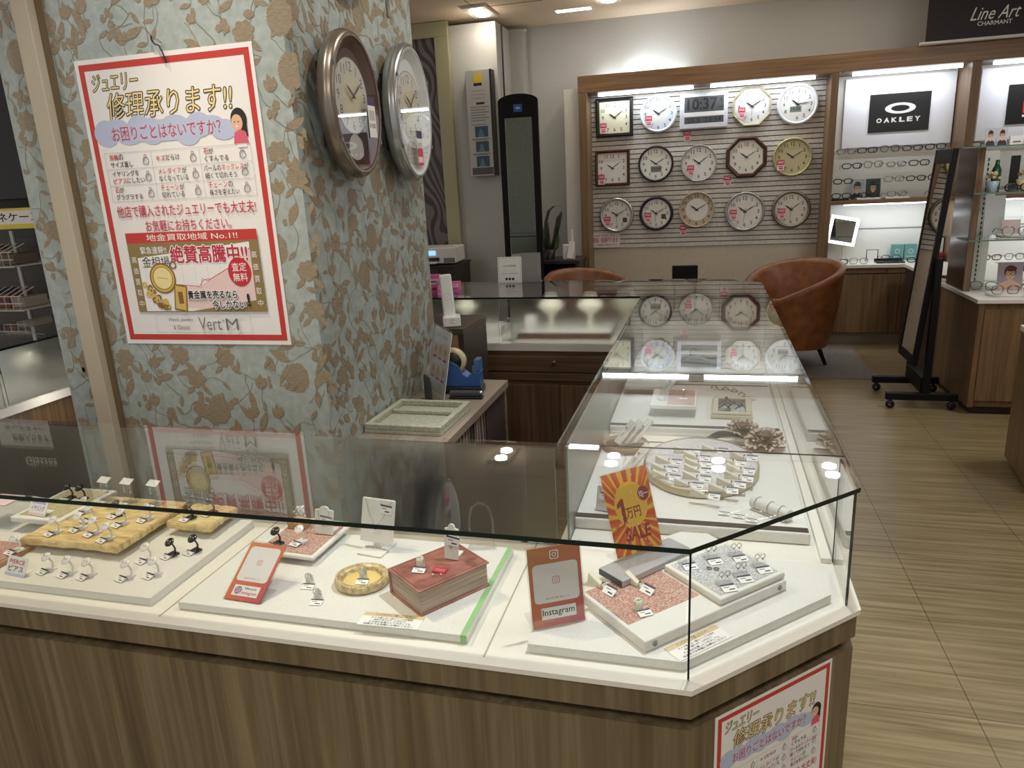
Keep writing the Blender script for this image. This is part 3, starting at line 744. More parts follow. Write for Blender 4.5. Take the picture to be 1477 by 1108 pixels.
ORD = ['leftmost', 'second from left', 'third from left', 'fourth from left', 'fifth from left', 'sixth from left', 'seventh from left', 'eighth from left', 'ninth from left']
def glass_row(xs, y, z, where, styles, colors, rot=0):
    for i, x in enumerate(xs):
        c = colors[i % len(colors)]
        glasses(x, y, z + .0015, rot + (i % 3 - 1) * .08, styles[i % len(styles)], c, '%s rimmed glasses, %s%s' % (['black', 'brown', 'steel', 'tortoise', 'dark red', 'navy'][c], ORD[i] + ', ' if len(xs) > 1 else '', where), where)
glass_row([1.12, 1.28, 1.45, 1.62, 1.79], 5.84, 1.612, 'on the top left bay shelf', [0, 2, 1], [2, 0, 1, 0, 0])
glass_row([1.17, 1.335, 1.51, 1.68], 5.84, 1.492, 'on the second left bay shelf', [2, 1, 0], [0, 3, 2, 0])
glass_row([1.1, 1.49, 1.655, 1.82], 5.785, 1.372, 'on the third left bay shelf', [0, 2], [0, 2, 0, 0, 1])
glass_row([1.1, 1.31, 1.53, 1.85], 5.82, 1.25, 'on the left bay wooden shelf', [2, 0], [0, 0, 2, 0])
for x, y, l in ((1.31, 5.83, 'white display block under the glasses beside the portrait cards'), (1.53, 5.83, 'white display block under the steel glasses on the wooden shelf')):
    tag(MB().box(x - .09, y - .045, 1.2342, x + .09, y + .06, 1.249).obj('display_block', PAPER, bevel=.003), l, 'display block')
tag(MB().box(1.03, 5.8, 1.2342, 1.16, 5.9, 1.249).obj('display_block', BLACK, bevel=.003), 'black display block at the left end of the wooden shelf', 'display block')
tag(MB().box(1.79, 5.8, 1.2342, 1.91, 5.9, 1.249).obj('display_block', PAPER, bevel=.003), 'white display block at the right end of the wooden shelf', 'display block')
def portrait(t, w, h, bg, hair, top, glasses_=True, M=None):
    p = Print(); p.rect(-w / 2, 0, w / 2, h, bg)
    p.poly([(-w * .45, 0), (w * .45, 0), (w * .4, h * .2), (w * .15, h * .32), (-w * .15, h * .32), (-w * .4, h * .2)], top)
    p.rect(-w * .09, h * .27, w * .09, h * .42, SKIN); p.disc(0, h * .64, w * .24, hair, h * .25, 24); p.disc(w * .01, h * .55, w * .19, SKIN, h * .2, 24); p.disc(w * .02, h * .76, w * .23, hair, h * .11, 20)
    if glasses_: p.ring(-w * .08, h * .57, w * .055, w * .08, BLACK, h * .045, h * .065, 16); p.ring(w * .1, h * .57, w * .055, w * .08, BLACK, h * .045, h * .065, 16); p.line([(-.0, h * .58), (w * .03, h * .58)], h * .015, BLACK)
    p.rect(-w * .04, h * .43, w * .06, h * .445, mat('printed lips', s2l(176, 88, 82), .5))
    return p.obj('portrait', t, None, (0, -.0022, 0), (UP, 0, 0))
HAIRB = mat('printed dark hair', s2l(38, 30, 30), .6); CLOTHD = mat('printed dark clothes', s2l(44, 40, 46), .6)
def photo_card(x, y, z, w, h, bg, hair, top, label, lean=-.12, rot=0, group=None):
    t = thing('photo_card', label, 'photo card', (x, y, z), (lean, 0, rot), group)
    MB().box(-w / 2, -.002, 0, w / 2, .002, h).obj('card', PAPER, t); portrait(t, w, h, bg, hair, top); return t
photo_card(1.245, 5.95, 1.2365, .115, .165, mat('photo grey', s2l(176, 176, 184), .5), HAIRB, CLOTHD, 'portrait card of a person in dark glasses on pale grey, eyewear shelf')
photo_card(1.37, 5.95, 1.2365, .115, .165, mat('photo dark green', s2l(36, 62, 54), .5), HAIRB, CLOTHD, 'portrait card of a person in glasses on dark green, eyewear shelf')
# lit mirror
t = thing('lit_mirror', 'tilted square tabletop mirror with glowing white rim', 'mirror', (1.17, 5.965, .7003), (0, 0, .1))
b = MB(); b.lathe([(.06, 0), (.06, .008), (.012, .014)], 24); b.obj('base', WPAINT, t)
MB().tube([(0, 0, .012), (0, .01, .12), (-.01, .02, .2)], .011, 10).obj('stem', WPAINT, t)
mh = MB().box(-.125, -.01, -.125, .125, .008, .125).obj('housing', WPAINT, t, (-.02, -.01, .27), (-.16, .2, 0), .008)
b = MB(); 
for q in ((-.12, -.12, .12, -.095), (-.12, .095, .12, .12), (-.12, -.095, -.095, .095), (.095, -.095, .12, .095)): b.box(q[0], -.0125, q[1], q[2], -.0102, q[3])
b.obj('light_rim', mat('mirror light', (1, 1, 1), .4, emit=(.9, .96, 1), es=2.4), mh)
MB().box(-.0945, -.0115, -.0945, .0945, -.0102, .0945).obj('mirror', MIRROR, mh)
# things on the bay counter
glass_row([1.1, 1.26], 5.73, .7035, 'before the lit mirror', [2, 1, 0], [0, 2, 0, 2, 0])
t = thing('display_tray', 'black eyewear tray on the white bay counter', 'tray', (1.52, 5.83, .7003))
MB().box(-.11, -.06, 0, .11, .06, .012).obj('base', BLACK, t, bevel=.003)
b = MB(); b.box(-.11, .048, .012, .11, .06, .03); b.obj('back_rail', BLACK, t)
glass_row([1.52], 5.785, .716, 'standing in the black eyewear tray', [1, 2], [5, 2])
b = MB(); b.tube([(-.045, 0, 0), (-.045, 0, .1), (.045, 0, .1), (.045, 0, 0)], .004, 6, closed=False); o = b.obj('wire_stand', BLACK, None, (1.4, 5.93, .7003)); tag(o, 'black wire eyewear stand behind the black tray', 'stand')
TEAL = mat('teal print', s2l(112, 164, 160), .5)
for x, l in ((1.605, 'left one of two teal printed boxes on the bay counter'), (1.71, 'right one of two teal printed boxes on the bay counter')):
    t = thing('printed_box', l, 'box', (x, 5.98, .7003), 0, 'teal boxes on the bay counter')
    MB().box(-.048, -.02, 0, .048, .02, .14).obj('box', TEAL, t, bevel=.002)
    p = Print(); p.ring(0, .08, .012, .022, mat('teal light', s2l(168, 206, 200), .5)); p.rect(-.035, .03, .035, .04, MATS['teal light']); p.obj('print', t, None, (0, -.0203, 0), (UP, 0, 0))
glass_row([1.72], 5.78, .7035, 'in front of the teal boxes', [0, 2], [0, 0])
t = thing('case_stack', 'dark red spectacle case on the counter behind the rolling mirror', 'case', (1.87, 5.86, .7003)); MB().box(-.06, -.05, 0, .06, .05, .035).obj('case', FRM[4], t, bevel=.012, seg=3)
t = thing('case_stack', 'dark red spectacle case stacked on another, behind the rolling mirror', 'case', (1.875, 5.87, .7358)); MB().box(-.06, -.05, 0, .06, .05, .04).obj('case', FRM[4], t, bevel=.012, seg=3)
t = thing('eyewear_holder', 'white and black upright eyewear holder beside the red cases', 'stand', (1.925, 5.95, .7003)); MB().box(-.03, -.03, 0, .03, .03, .2).obj('body', BLACK, t, bevel=.01); MB().box(-.02, -.036, .02, .02, -.031, .19).obj('front', PAPER, t)
# right bay shelf goods
glass_row([2.13, 2.3, 2.47], 5.84, 1.612, 'on the top glass shelf of the right eyewear bay', [0, 2, 1], [0, 2, 0, 1])
glass_row([2.12, 2.29, 2.46], 5.84, .7035, 'on the white counter of the right eyewear bay', [0, 2, 1], [0, 1, 0, 2])
glass_row([2.14, 2.3, 2.46], 5.84, 1.25, 'on the wooden shelf of the right eyewear bay', [2, 0], [0, 3, 2])
# ------------------------------------------------------------------ goods in the front showcase
B1 = GB + .018
def board(name, label, pts, z0, h, m=BOARD, bevel=.003, cat='display board'):
    c = Vector((sum(p[0] for p in pts) / len(pts), sum(p[1] for p in pts) / len(pts)))
    o = MB().prism([(x - c.x, y - c.y) for x, y in pts], 0, h).obj(name, m, None, (c.x, c.y, z0), None, bevel)
    return tag(o, label, cat)
def rect4(x0, y0, x1, y1): return [(x0, y0), (x1, y0), (x1, y1), (x0, y1)]
def rot4(cx, cy, w, d, a):
    c, s = math.cos(a), math.sin(a); return [(cx + u * w / 2 * c - v * d / 2 * s, cy + u * w / 2 * s + v * d / 2 * c) for u, v in ((-1, -1), (1, -1), (1, 1), (-1, 1))]
board('display_board', 'large white board carrying the earring stands and gold tiles', rect4(-1.9, .03, -1.078, .392), GB + .0005, .0175)
t = thing('display_board', 'white board with green edge stripe under the book box and oval tray', 'display board', (-.69, .2, GB + .0005))
MB().box(-.322, -.17, 0, .3, .165, .0175).obj('board', BOARD, t, bevel=.003)
b = MB(); b.box(.287, -.1705, .0176, .2985, .165, .0182); b.box(.287, -.1712, .003, .2985, -.1705, .0182); b.obj('green_stripe', mat('green tape', s2l(150, 196, 136), .5), t)
board('display_board', 'white six sided board in the cut corner of the showcase', [(-.277, .028), (-.007, .028), (.26, .287), (.262, .4), (.12, .4), (-.278, .075)], GB + .0005, .0175)
# seam strips of the deck
tag(MB().box(-1.036, -.0, GB, -1.033, .43, GB + .0008).obj('deck_seam', mat('seam grey', s2l(170, 164, 150), .6)), 'thin deck joint between the two white boards', 'joint', kind='structure')
tag(MB().box(-.352, -.0, GB, -.349, .43, GB + .0008).obj('deck_seam', MATS['seam grey']), 'thin deck joint beside the green striped board', 'joint', kind='structure')

def speckle(name, base, dark, light, scale=650):
    m, N, L, b = nm(name)
    v = N.new('ShaderNodeTexVoronoi'); v.inputs['Scale'].default_value = scale; L.new(texco(N, L), v.inputs['Vector'])
    r = ramp(N, [(.1, dark), (.45, base), (.8, light)]); r.color_ramp.interpolation = 'LINEAR'
    sp = N.new('ShaderNodeSeparateColor'); L.new(v.outputs['Color'], sp.inputs[0]); L.new(sp.outputs[0], r.inputs['Fac'])
    L.new(r.outputs['Color'], b.inputs['Base Color']); b.inputs['Roughness'].default_value = .35; b.inputs['Metallic'].default_value = .15
    return m
PINKG = speckle('rose glitter', s2l(190, 142, 128), s2l(160, 108, 96), s2l(224, 196, 184))
SILVG = speckle('silver glitter', s2l(192, 192, 194), s2l(160, 160, 164), s2l(232, 232, 234))
WHITG = speckle('white shell mosaic', s2l(206, 204, 208), s2l(166, 164, 176), s2l(240, 238, 238))
GOLDT = noise_mat('gold travertine', [(.3, s2l(184, 152, 92)), (.5, s2l(222, 196, 138)), (.7, s2l(238, 218, 168))], (26, 90, 26), .35, 6, .5, spec=.6)
def rough_tile(name, label, x0, y0, x1, y1, z, h, seed):
    R = random.Random(seed); P = []
    for (ax, ay), (bx, by) in zip(rect4(x0, y0, x1, y1), rect4(x0, y0, x1, y1)[1:] + [(x0, y0)]):
        for k in range(14): t_ = k / 14; P.append((ax + (bx - ax) * t_ + R.uniform(-.0025, .0025), ay + (by - ay) * t_ + R.uniform(-.0025, .0025)))
    cx, cy = (x0 + x1) / 2, (y0 + y1) / 2; b = MB(); n = len(P); v = []
    for zz, g in ((0, -.004), (h * .25, 0), (h * .75, .001), (h, -.002)):
        for x, y in P:
            d = math.hypot(x - cx, y - cy); k = 1 + (g + R.uniform(-.0012, .0012)) / d; v.append(((x - cx) * k, (y - cy) * k, zz))
    b.add(v, [tuple(reversed(range(n))), tuple(range(3 * n, 4 * n))] + [(i * n + k, i * n + (k + 1) % n, (i + 1) * n + (k + 1) % n, (i + 1) * n + k) for i in range(3) for k in range(n)])
    return tag(b.obj(name, GOLDT, None, (cx, cy, z)), label, 'display tile')
rough_tile('gold_tile', 'large gold stone slab with earring stands on it', -1.545, .155, -1.27, .40, B1 + .016, .018, 4)
MBf = MB().box(-1.49, .2, 0, -1.32, .36, .0158); tag(MBf.obj('tile_riser', BOARD, None, (0, 0, B1)), 'low white riser under the large gold slab', 'riser')
rough_tile('gold_tile', 'small gold stone slab with two black earring stands', -1.245, .285, -1.12, .395, B1 + .016, .018, 5)
tag(MB().box(-1.22, .31, 0, -1.15, .375, .0158).obj('tile_riser', BOARD, None, (0, 0, B1)), 'low white riser under the small gold slab', 'riser')
GOLDZ = B1 + .0342
# raised white frame at back left
t = thing('display_stand', 'raised white framed stand with earring sign at the back left', 'display stand', (-1.585, .325, B1))
MB().box(-.05, -.05, 0, .05, .06, .026).obj('riser', BOARD, t)
MB().box(-.085, -.09, .0262, .07, .1, .04).obj('frame', WPAINT, t, bevel=.003)
MB().box(-.07, -.075, .0402, .055, .085, .0412).obj('mat_panel', noise_mat('khaki mat', [(.4, s2l(176, 166, 128)), (.6, s2l(192, 182, 146))], (90, 90, 90), .6), t)
FZ = B1 + .0413
t = thing('display_tray', 'small brown wooden tray at the left picture edge', 'tray', (-1.575, .12, B1))
MB().box(-.06, -.05, 0, .05, .05, .012).obj('base', mat('tan tray wood', s2l(176, 134, 96), .5), t, bevel=.003); MB().box(-.052, -.042, .0121, .042, .042, .014).obj('liner', PINKG, t)
t = thing('acrylic_box', 'clear box with a pink tag behind the raised earring sign', 'box', (-1.735, .28, B1 + .0002)); MB().box(-.05, -.04, 0, .05, .04, .06).obj('box', ACRYL, t); MB().box(-.04, -.03, .0602, .04, .03, .063).obj('tag', TAGPINK, t)

# price tags and stands
def tag_mesh(w=.026, h=.017, stripe=PURPLE, red=False):
    p = Print(); p.rect(-w / 2, -h / 2, w / 2, h / 2, PAPER); p.rect(-w / 2, h * .28, w / 2, h / 2, stripe); p.rect(-w * .36, h * .02, w * .05, h * .12, GREYINK); p.rect(-w * .05, -h * .3, w * .36, -h * .16, INK if not red else CRIM)
    b = p.mb(); b.box(-w / 2, -h / 2, -.0012, w / 2, h / 2, 0, 0)
    return b.mesh('price_tag', p.mats)
TAGM = tag_mesh(); TAGR = tag_mesh(stripe=TAGRED, red=True); TAGV = tag_mesh(.028, .02)
def price_tag(parent, loc, rot=(0, 0, 0), me=None): return link('price_tag', me or TAGM, parent, loc, rot)
_es = {}
def earring_stand(x, y, z, rot, col, label, group):
    m = {'w': mat('white resin', s2l(232, 230, 226), .3), 'b': BGLOSS}[col]
    if col not in _es:
        b = MB(); b.box(-.011, -.008, 0, .011, .010, .004)
        s_ = MB(); s_.tube([(0, .006, .004), (0, .0075, .014), (0, .004, .024), (0, -.002, .032)], [.0026, .0022, .002, .0022], 8)
        d = MB(); d.M = Matrix.Translation((0, -.003, .034)) @ Matrix.Rotation(.62, 4, 'X'); d.lathe([(.0, -.0012), (.0105, -.0012), (.0115, 0), (.0105, .0014), (0, .0014)], 24, sx=1.1)
        e = MB(); e.sphere((-.0045, -.0035, .0372), .0014, 8); e.sphere((.0045, -.0035, .0372), .0014, 8)
        _es[col] = [b.mesh('base', m), s_.mesh('stem', m), d.mesh('disc', m), e.mesh('earring_pair', SILVER if col == 'w' else PEARL)]
    t = thing('earring_stand', label, 'earring stand', (x, y, z), rot, group)
    for n, me in zip(('base', 'stem', 'disc', 'earring_pair'), _es[col]): link(n, me, t)
    price_tag(t, (-.002, -.0175, .0046), (.22, 0, 0)); return t
gF, gG = 'earring stands along the white board', 'earring stands on the gold slabs'
for (x, y), c, l in zip([(-1.398, .078), (-1.338, .074), (-1.284, .074), (-1.19, .084), (-1.137, .105), (-1.203, .158), (-1.16, .187), (-1.118, .212)], 'wwwwwwbb',
    ['white earring stand at the left end of the front row, right of the piercing sign', 'white earring stand second from left in the front row', 'white earring stand third from left in the front row', 'white earring stand fourth from left in the front row', 'white earring stand at the right end of the front row',
     'white earring stand off the near right slab corner', 'black earring stand on the white board, nearer of the diagonal pair', 'black earring stand on the white board, farther of the diagonal pair']):
    earring_stand(x, y + .012, B1 + .0002, -.25, c, l, gF)
for (x, y), c, l in zip([(-1.478, .182), (-1.433, .21), (-1.376, .196), (-1.319, .176), (-1.346, .25), (-1.302, .283), (-1.396, .29), (-1.498, .292), (-1.447, .258)], 'wwwwwwbww',
    ['white earring stand near the left front corner of the large gold slab', 'white earring stand second along the front of the large gold slab', 'white earring stand third along the front of the large gold slab', 'white earring stand at the near right corner on the large gold slab',
     'white earring stand right of centre on the large gold slab', 'white earring stand at the right edge of the large gold slab', 'black earring stand alone on the large gold slab', 'white earring stand at the far left of the large gold slab', 'white earring stand at the centre of the large gold slab']):
    earring_stand(x, y + .01, GOLDZ + .0002, -.25, c, l, gG)
earring_stand(-1.196, .315, GOLDZ + .0002, -.25, 'b', 'black earring stand, left one on the small gold slab', gG)
earring_stand(-1.161, .35, GOLDZ + .0002, -.25, 'b', 'black earring stand, right one on the small gold slab', gG)
earring_stand(-1.6, .355, FZ + .0002, -.2, 'b', 'black earring stand, left one on the raised white frame', gF)
earring_stand(-1.56, .355, FZ + .0002, -.2, 'b', 'black earring stand, right one on the raised white frame', gF)
earring_stand(-1.532, .13, B1 + .0145, -.2, 'w', 'white earring stand on the small brown tray', gF)
for x, l in ((-1.503, 'left'), (-1.431, 'middle'), (-1.349, 'right')):
    t = thing('dangle_stand', 'tall clear dangle earring stand with white top card, %s of three on the gold slab' % l, 'earring stand', (x, .378, GOLDZ + .0002), -.12, 'tall dangle earring stands')
    MB().box(-.018, -.012, 0, .018, .012, .0035).obj('base', ACRYL, t); MB().box(-.0025, -.002, .0036, .0025, .002, .052).obj('stem', ACRYL, t)
    b = MB(); b.M = Matrix.Translation((0, 0, .056)) @ Matrix.Rotation(.5, 4, 'X'); b.box(-.018, -.01, -.001, .018, .01, .001); b.obj('top_card', CARDW, t)
    for s in (-1, 1):
        b = MB(); b.tube([(s * .011, -.004, .053), (s * .012, -.004, .045), (s * .011, -.004, .03)], .0005, 5); b.sphere((s * .011, -.004, .028), .0024, 8); b.sphere((s * .011, -.004, .042), .0018, 8); b.obj('earring', PEARL, t)
    price_tag(t, (0, -.022, .003), (.2, 0, 0))
def table_sign(x, y, z, rot, w, h, lean, lines, label, foot):
    t = thing('table_sign', label, 'sign', (x, y, z), rot)
    a = MB(); a.M = Matrix.Rotation(-lean, 4, 'X'); a.box(-w / 2, -.0012, 0, w / 2, 0, h); a.obj('card', PAPER, t)
    a = MB(); a.poly([(-w * .4, 0, h * .9 * math.cos(lean)), (w * .4, 0, h * .9 * math.cos(lean)), (w * .4, h * 1.1, 0), (-w * .4, h * 1.1, 0)]) if False else a.box(-w * .35, .004, 0, w * .35, h * .75, .0015); a.obj('foot', PAPER, t)
    p = Print(); p.rect(-w / 2, 0, w / 2, h * .14, foot)
    for tx, y0, y1, m in lines: p.text(tx, -w * .38, y0 * h, w * .38, y1 * h, m, .014)
    p.obj('lettering', t, Matrix.Rotation(-lean, 4, 'X') @ Matrix.Rotation(UP, 4, 'X') @ Matrix.Translation((0, 0, .0014))); return t
VIO = mat('violet ink', s2l(112, 88, 170), .5)
table_sign(-1.458, .052, B1 + .0002, -.12, .064, .042, .5, [('PIERCE', .62, .84, CRIM), ('ピアス', .22, .54, mat('plum ink', s2l(96, 40, 74), .5))], 'small white PIERCE sign with plum lettering at the board front', CLOUD)
table_sign(-1.6, .25, FZ + .0002, -.12, .062, .046, .5, [('EARRING', .64, .86, VIO), ('イヤリング', .26, .56, VIO)], 'small white EARRING sign with violet lettering on the raised frame', PINKW)

# rose glitter tile group
t = thing('display_tile', 'white framed rose glitter tile left of the oval tray', 'display tile', (-.872, .3, B1 + .0002), (0, 0, -.05))
MB().box(-.04, -.05, 0, .04, .05, .012).obj('riser', BOARD, t); MB().box(-.08, -.088, .0122, .075, .088, .021).obj('frame', WPAINT, t, bevel=.003); MB().box(-.07, -.078, .0212, .065, .078, .022).obj('glitter_panel', PINKG, t)
PZ = B1 + .0226
earring_stand(-.914, .25, PZ, -.3, 'b', 'black earring stand on the rose glitter tile', gF)
earring_stand(-.864, .268, PZ, -.3, 'w', 'white earring stand on the rose glitter tile', gF)
def tri_prism(w, d, h, m, name, label, cat, x, y, z, rot):
    b = MB(); b.add([(-w / 2, -d / 2, 0), (w / 2, -d / 2, 0), (w / 2, d / 2, 0), (-w / 2, d / 2, 0), (-w / 2, d / 2, h), (w / 2, d / 2, h)], [(0, 3, 2, 1), (0, 1, 5, 4), (2, 3, 4, 5), (0, 4, 3), (1, 2, 5)])
    return tag(b.obj(name, m, None, (x, y, z), (0, 0, rot)), label, cat)
t = thing('wooden_block', 'tan wooden wedge block on the rose glitter tile', 'block', (-.912, .338, PZ), -.2)
MB().box(-.022, -.016, 0, .022, .018, .018).obj('block', mat('tan block', s2l(178, 146, 100), .5), t, bevel=.002)
t = thing('crystal_figure', 'clear crystal figurine with beads on the tan wooden block', 'figurine', (-.91, .339, PZ + .0182), .1)
b = MB(); b.tube([(-.015, 0, .002), (-.014, 0, .02), (-.006, 0, .034), (.004, 0, .03), (.01, 0, .012)], [.004, .006, .005, .005, .003], 8); b.obj('body', ACRYL, t)
b = MB(); R = random.Random(2)
for k in range(16): b.sphere((R.uniform(-.008, .014), R.uniform(-.006, .006), R.uniform(.006, .042)), R.uniform(.0022, .004), 8)
b.obj('beads', mat('clear bead', s2l(226, 228, 226), .08, 0, .9), t)
def bust_stand(x, y, z, rot, w, h, lean, label, tagged=True, foot=.03):
    t = thing('necklace_stand', label, 'necklace stand', (x, y, z), rot)
    b = MB(); b.M = Matrix.Rotation(-lean, 4, 'X'); P = [(-w / 2, 0), (w / 2, 0), (w / 2, h * .86)]
    for k in range(9): a = PI * k / 8; P.append((w * .25 * math.cos(a), h * .88 + h * .12 * math.sin(a)))
    P.append((-w / 2, h * .86)); n = len(P); v = [(a, 0, c) for a, c in P] + [(a, -.006, c) for a, c in P]
    b.add(v, [tuple(range(n)), tuple(reversed(range(n, 2 * n)))] + [(k, n + k, n + (k + 1) % n, (k + 1) % n) for k in range(n)]); b.obj('panel', BOARD, t, bevel=.0012)
    MB().box(-w * .42, .001, 0, w * .42, foot, .004).obj('foot', BOARD, t)
    b = MB(); b.M = Matrix.Rotation(-lean, 4, 'X'); b.tube([(w * .3 * math.cos(PI + PI * k / 10), -.0075, h * .84 + h * .5 * math.sin(PI + PI * k / 10)) for k in range(11)], .0006, 5); b.sphere((0, -.008, h * .33), .002, 8); b.obj('necklace', SILVER, t)
    if tagged:
        b = price_tag(t, (w * .3, -.011 + h * .0, h * .62), (UP - lean, .2, .12), TAGV)
    return t
bust_stand(-.832, .315, PZ, -.05, .048, .066, .25, 'small white shield necklace stand on the rose glitter tile')
# easel necklace stand
t = thing('necklace_stand', 'white upright panel necklace stand with tag behind the oval tray', 'necklace stand', (-.695, .3, B1 + .0002), -.12)
M_ = Matrix.Rotation(-.3, 4, 'X')
b = MB(); b.M = M_; b.box(-.043, -.006, .018, .043, 0, .118); b.obj('panel', BOARD, t, bevel=.003)
MB().box(-.032, -.03, 0, .03, .04, .004).obj('base', BOARD, t); b = MB(); b.box(-.01, .006, .004, .01, .014, .05); b.obj('strut', BOARD, t)
b = MB(); b.M = M_; b.tube([(-.034, -.0075, .116), (-.02, -.0075, .08), (-.002, -.0075, .052), (.018, -.0075, .08), (.034, -.0075, .116)], .0005, 5); b.sphere((-.002, -.008, .049), .0018, 8); b.obj('necklace', SILVER, t)
price_tag(t, (.026, .014, .098), (UP - .3, .15, .1), TAGV)
# oval tray
t = thing('oval_tray', 'gold rimmed oval tray holding one ring', 'tray', (-.664, .166, B1 + .0002), .12)
GOLDS = noise_mat('antique gold', [(.35, s2l(172, 146, 100)), (.65, s2l(222, 206, 164))], (80, 80, 80), .35, 4, .3, metal=.2)
b = MB(); b.lathe([(.052, 0), (.056, .003), (.057, .012), (.055, .017), (.050, .0185), (.0475, .016), (.044, .017), (.041, .012), (.040, .006), (0, .006)], 48, sx=1.02, sy=.92); b.obj('rim', GOLDS, t)
b = MB(); b.lathe([(.04, .0062), (.0395, .0068), (0, .0068)], 40, sx=1.02, sy=.92); b.obj('liner', mat('pale gold satin', s2l(232, 208, 136), .35), t)
b = MB(); 
for k in range(56): a = 2 * PI * k / 56; b.sphere((.0525 * 1.02 * math.cos(a), .0525 * .92 * math.sin(a), .018), .0022, 6)
b.obj('beading', mat('ivory beading', s2l(230, 214, 172), .3, .2), t)
# rings with tags
_rg = {}
def ring_prop(x, y, z, rot, label, kind='clear', group='rings with price tags'):
    t = thing('ring_display', label, 'ring', (x, y, z), rot, group)
    if kind == 'clear':
        b = MB(); b.lathe([(.008, 0), (.0085, .006), (.006, .014), (.0045, .02), (0, .021)], 16); b.obj('holder', mat('pearly resin', s2l(214, 212, 206), .15), t)
        zz = .019
    elif kind == 'cone':
        b = MB(); b.add([(-.02, -.0075, 0), (.024, -.0055, 0), (.024, .0055, 0), (-.02, .0075, 0), (-.019, -.006, .021), (-.019, .006, .021), (.024, -.004, .003), (.024, .004, .003)], [(0, 3, 2, 1), (0, 1, 6, 4), (3, 5, 7, 2), (4, 6, 7, 5), (0, 4, 5, 3), (1, 2, 7, 6)]); b.obj('holder', CERAM, t, bevel=.0015)
        zz = .006
    else:
        b = MB(); b.lathe([(.0085, 0), (.0085, .012), (.007, .02), (0, .0205)], 18); b.obj('holder', CERAM, t); zz = .017
    if kind != 'cone':
        b = MB(); b.tube([(.0085 * math.cos(a), -.002, zz - .004 + .0085 * math.sin(a)) for a in [2 * PI * k / 18 for k in range(18)]], .0009, 6, closed=True); b.obj('ring_band', SILVER, t); b = MB(); b.sphere((0, -.003, zz + .0055), .0022, 8); b.obj('gem', PEARL, t)
        price_tag(t, (.004, -.019, .0035), (.2, 0, 0))
    else:
        b = MB(); b.tube([(.016, .006 * math.cos(a), .006 + .006 * math.sin(a)) for a in [2 * PI * k / 14 for k in range(14)]], .0009, 6, closed=True); b.obj('ring_band', SILVER, t); b = MB(); b.sphere((.0175, -.002, .0125), .0019, 8); b.obj('gem', mat('dark gem', s2l(52, 50, 70), .1), t)
        price_tag(t, (.038, -.004, .0065), (.55, 0, 0), TAGV)
    return t
ring_prop(-.775, .145, B1 + .0002, .1, 'ring on a small pearly holder with tag, farther of two left of the oval tray')
ring_prop(-.727, .094, B1 + .0002, .1, 'ring on a small pearly holder with tag, nearer of two left of the oval tray')
ring_prop(-.664, .172, B1 + .0073, .1, 'ring on a pearly holder with tag inside the oval tray')
# book box
t = thing('book_box', 'reddish brown leather book shaped box with pale page edges', 'box', (-.492, .17, B1 + .0002), (0, 0, .93))
BK = noise_mat('rose brown leather', [(.3, s2l(126, 74, 68)), (.5, s2l(154, 98, 88)), (.7, s2l(180, 124, 110))], (20, 20, 20), .45, 4, .2)
PG = noise_mat('page edge', [(.35, s2l(150, 128, 114)), (.65, s2l(196, 178, 162))], (6, 6, 320), .6, 3)
MB().box(-.083, -.058, 0, .083, .062, .004).obj('back_cover', BK, t, bevel=.001); MB().box(-.079, -.054, .004, .079, .056, .05).obj('pages', PG, t); MB().box(-.083, -.058, .05, .083, .062, .054).obj('front_cover', BK, t, bevel=.001)
b = MB(); b.M = Matrix.Translation((0, .056, .027)); b.box(-.083, 0, -.027, .083, .007, .027); b.obj('spine', BK, t, bevel=.003)
p = Print(); DK = mat('leather emboss', s2l(108, 58, 50), .5)
for sx in (-1, 1):
    for sy in (-1, 1):
        for r in (.008, .012, .016): p.ring(sx * .06, sy * .036, r - .001, r, DK, n=20, a0=.4, a1=4.6)
p.frame(-.078, -.053, .078, .056, .0012, DK); p.obj('embossing', t, None, (0, 0, .0541))
BT = B1 + .0548
bust_stand(-.474, .2, BT, -.1, .03, .075, .16, 'narrow white necklace stand with tag on the book box')
ring_prop(-.527, .16, BT, 0, 'ring on an ivory post with white tag on the book box', 'post')
t = thing('red_plate', 'small red lettered plate lying on the book box', 'sign', (-.482, .15, BT), -.1); MB().box(-.014, -.009, 0, .014, .009, .002).obj('plate', CRIM, t); p = Print(); p.text('オススメです', -.01, -.003, .01, .003, PAPER, .01); p.obj('lettering', t, None, (0, 0, .0021))
t = thing('stone_pair', 'two tiny white stones before the red plate on the book box', 'stone', (-.482, .13, BT)); b = MB(); b.sphere((-.008, 0, .002), .0022, 8); b.sphere((.008, .004, .002), .0022, 8); b.obj('stones', PEARL, t)
t = thing('clear_arch_stand', 'clear acrylic arch stand behind the book box', 'stand', (-.46, .355, B1 + .0002), .2)
b = MB(); b.tube([(-.026, 0, .003), (-.026, 0, .07), (-.018, 0, .098), (0, 0, .11), (.018, 0, .098), (.026, 0, .07), (.026, 0, .003)], .003, 8); b.obj('arch', ACRYL, t); MB().box(-.032, -.015, 0, .032, .015, .003).obj('base', ACRYL, t)
tag(MB().box(-.06, -.06, 0, .06, .06, .012).obj('white_pad', BOARD, None, (.0, .462, GB + .0005), (0, 0, .75), .003), 'white square pad lying behind the silver glitter tile', 'pad')
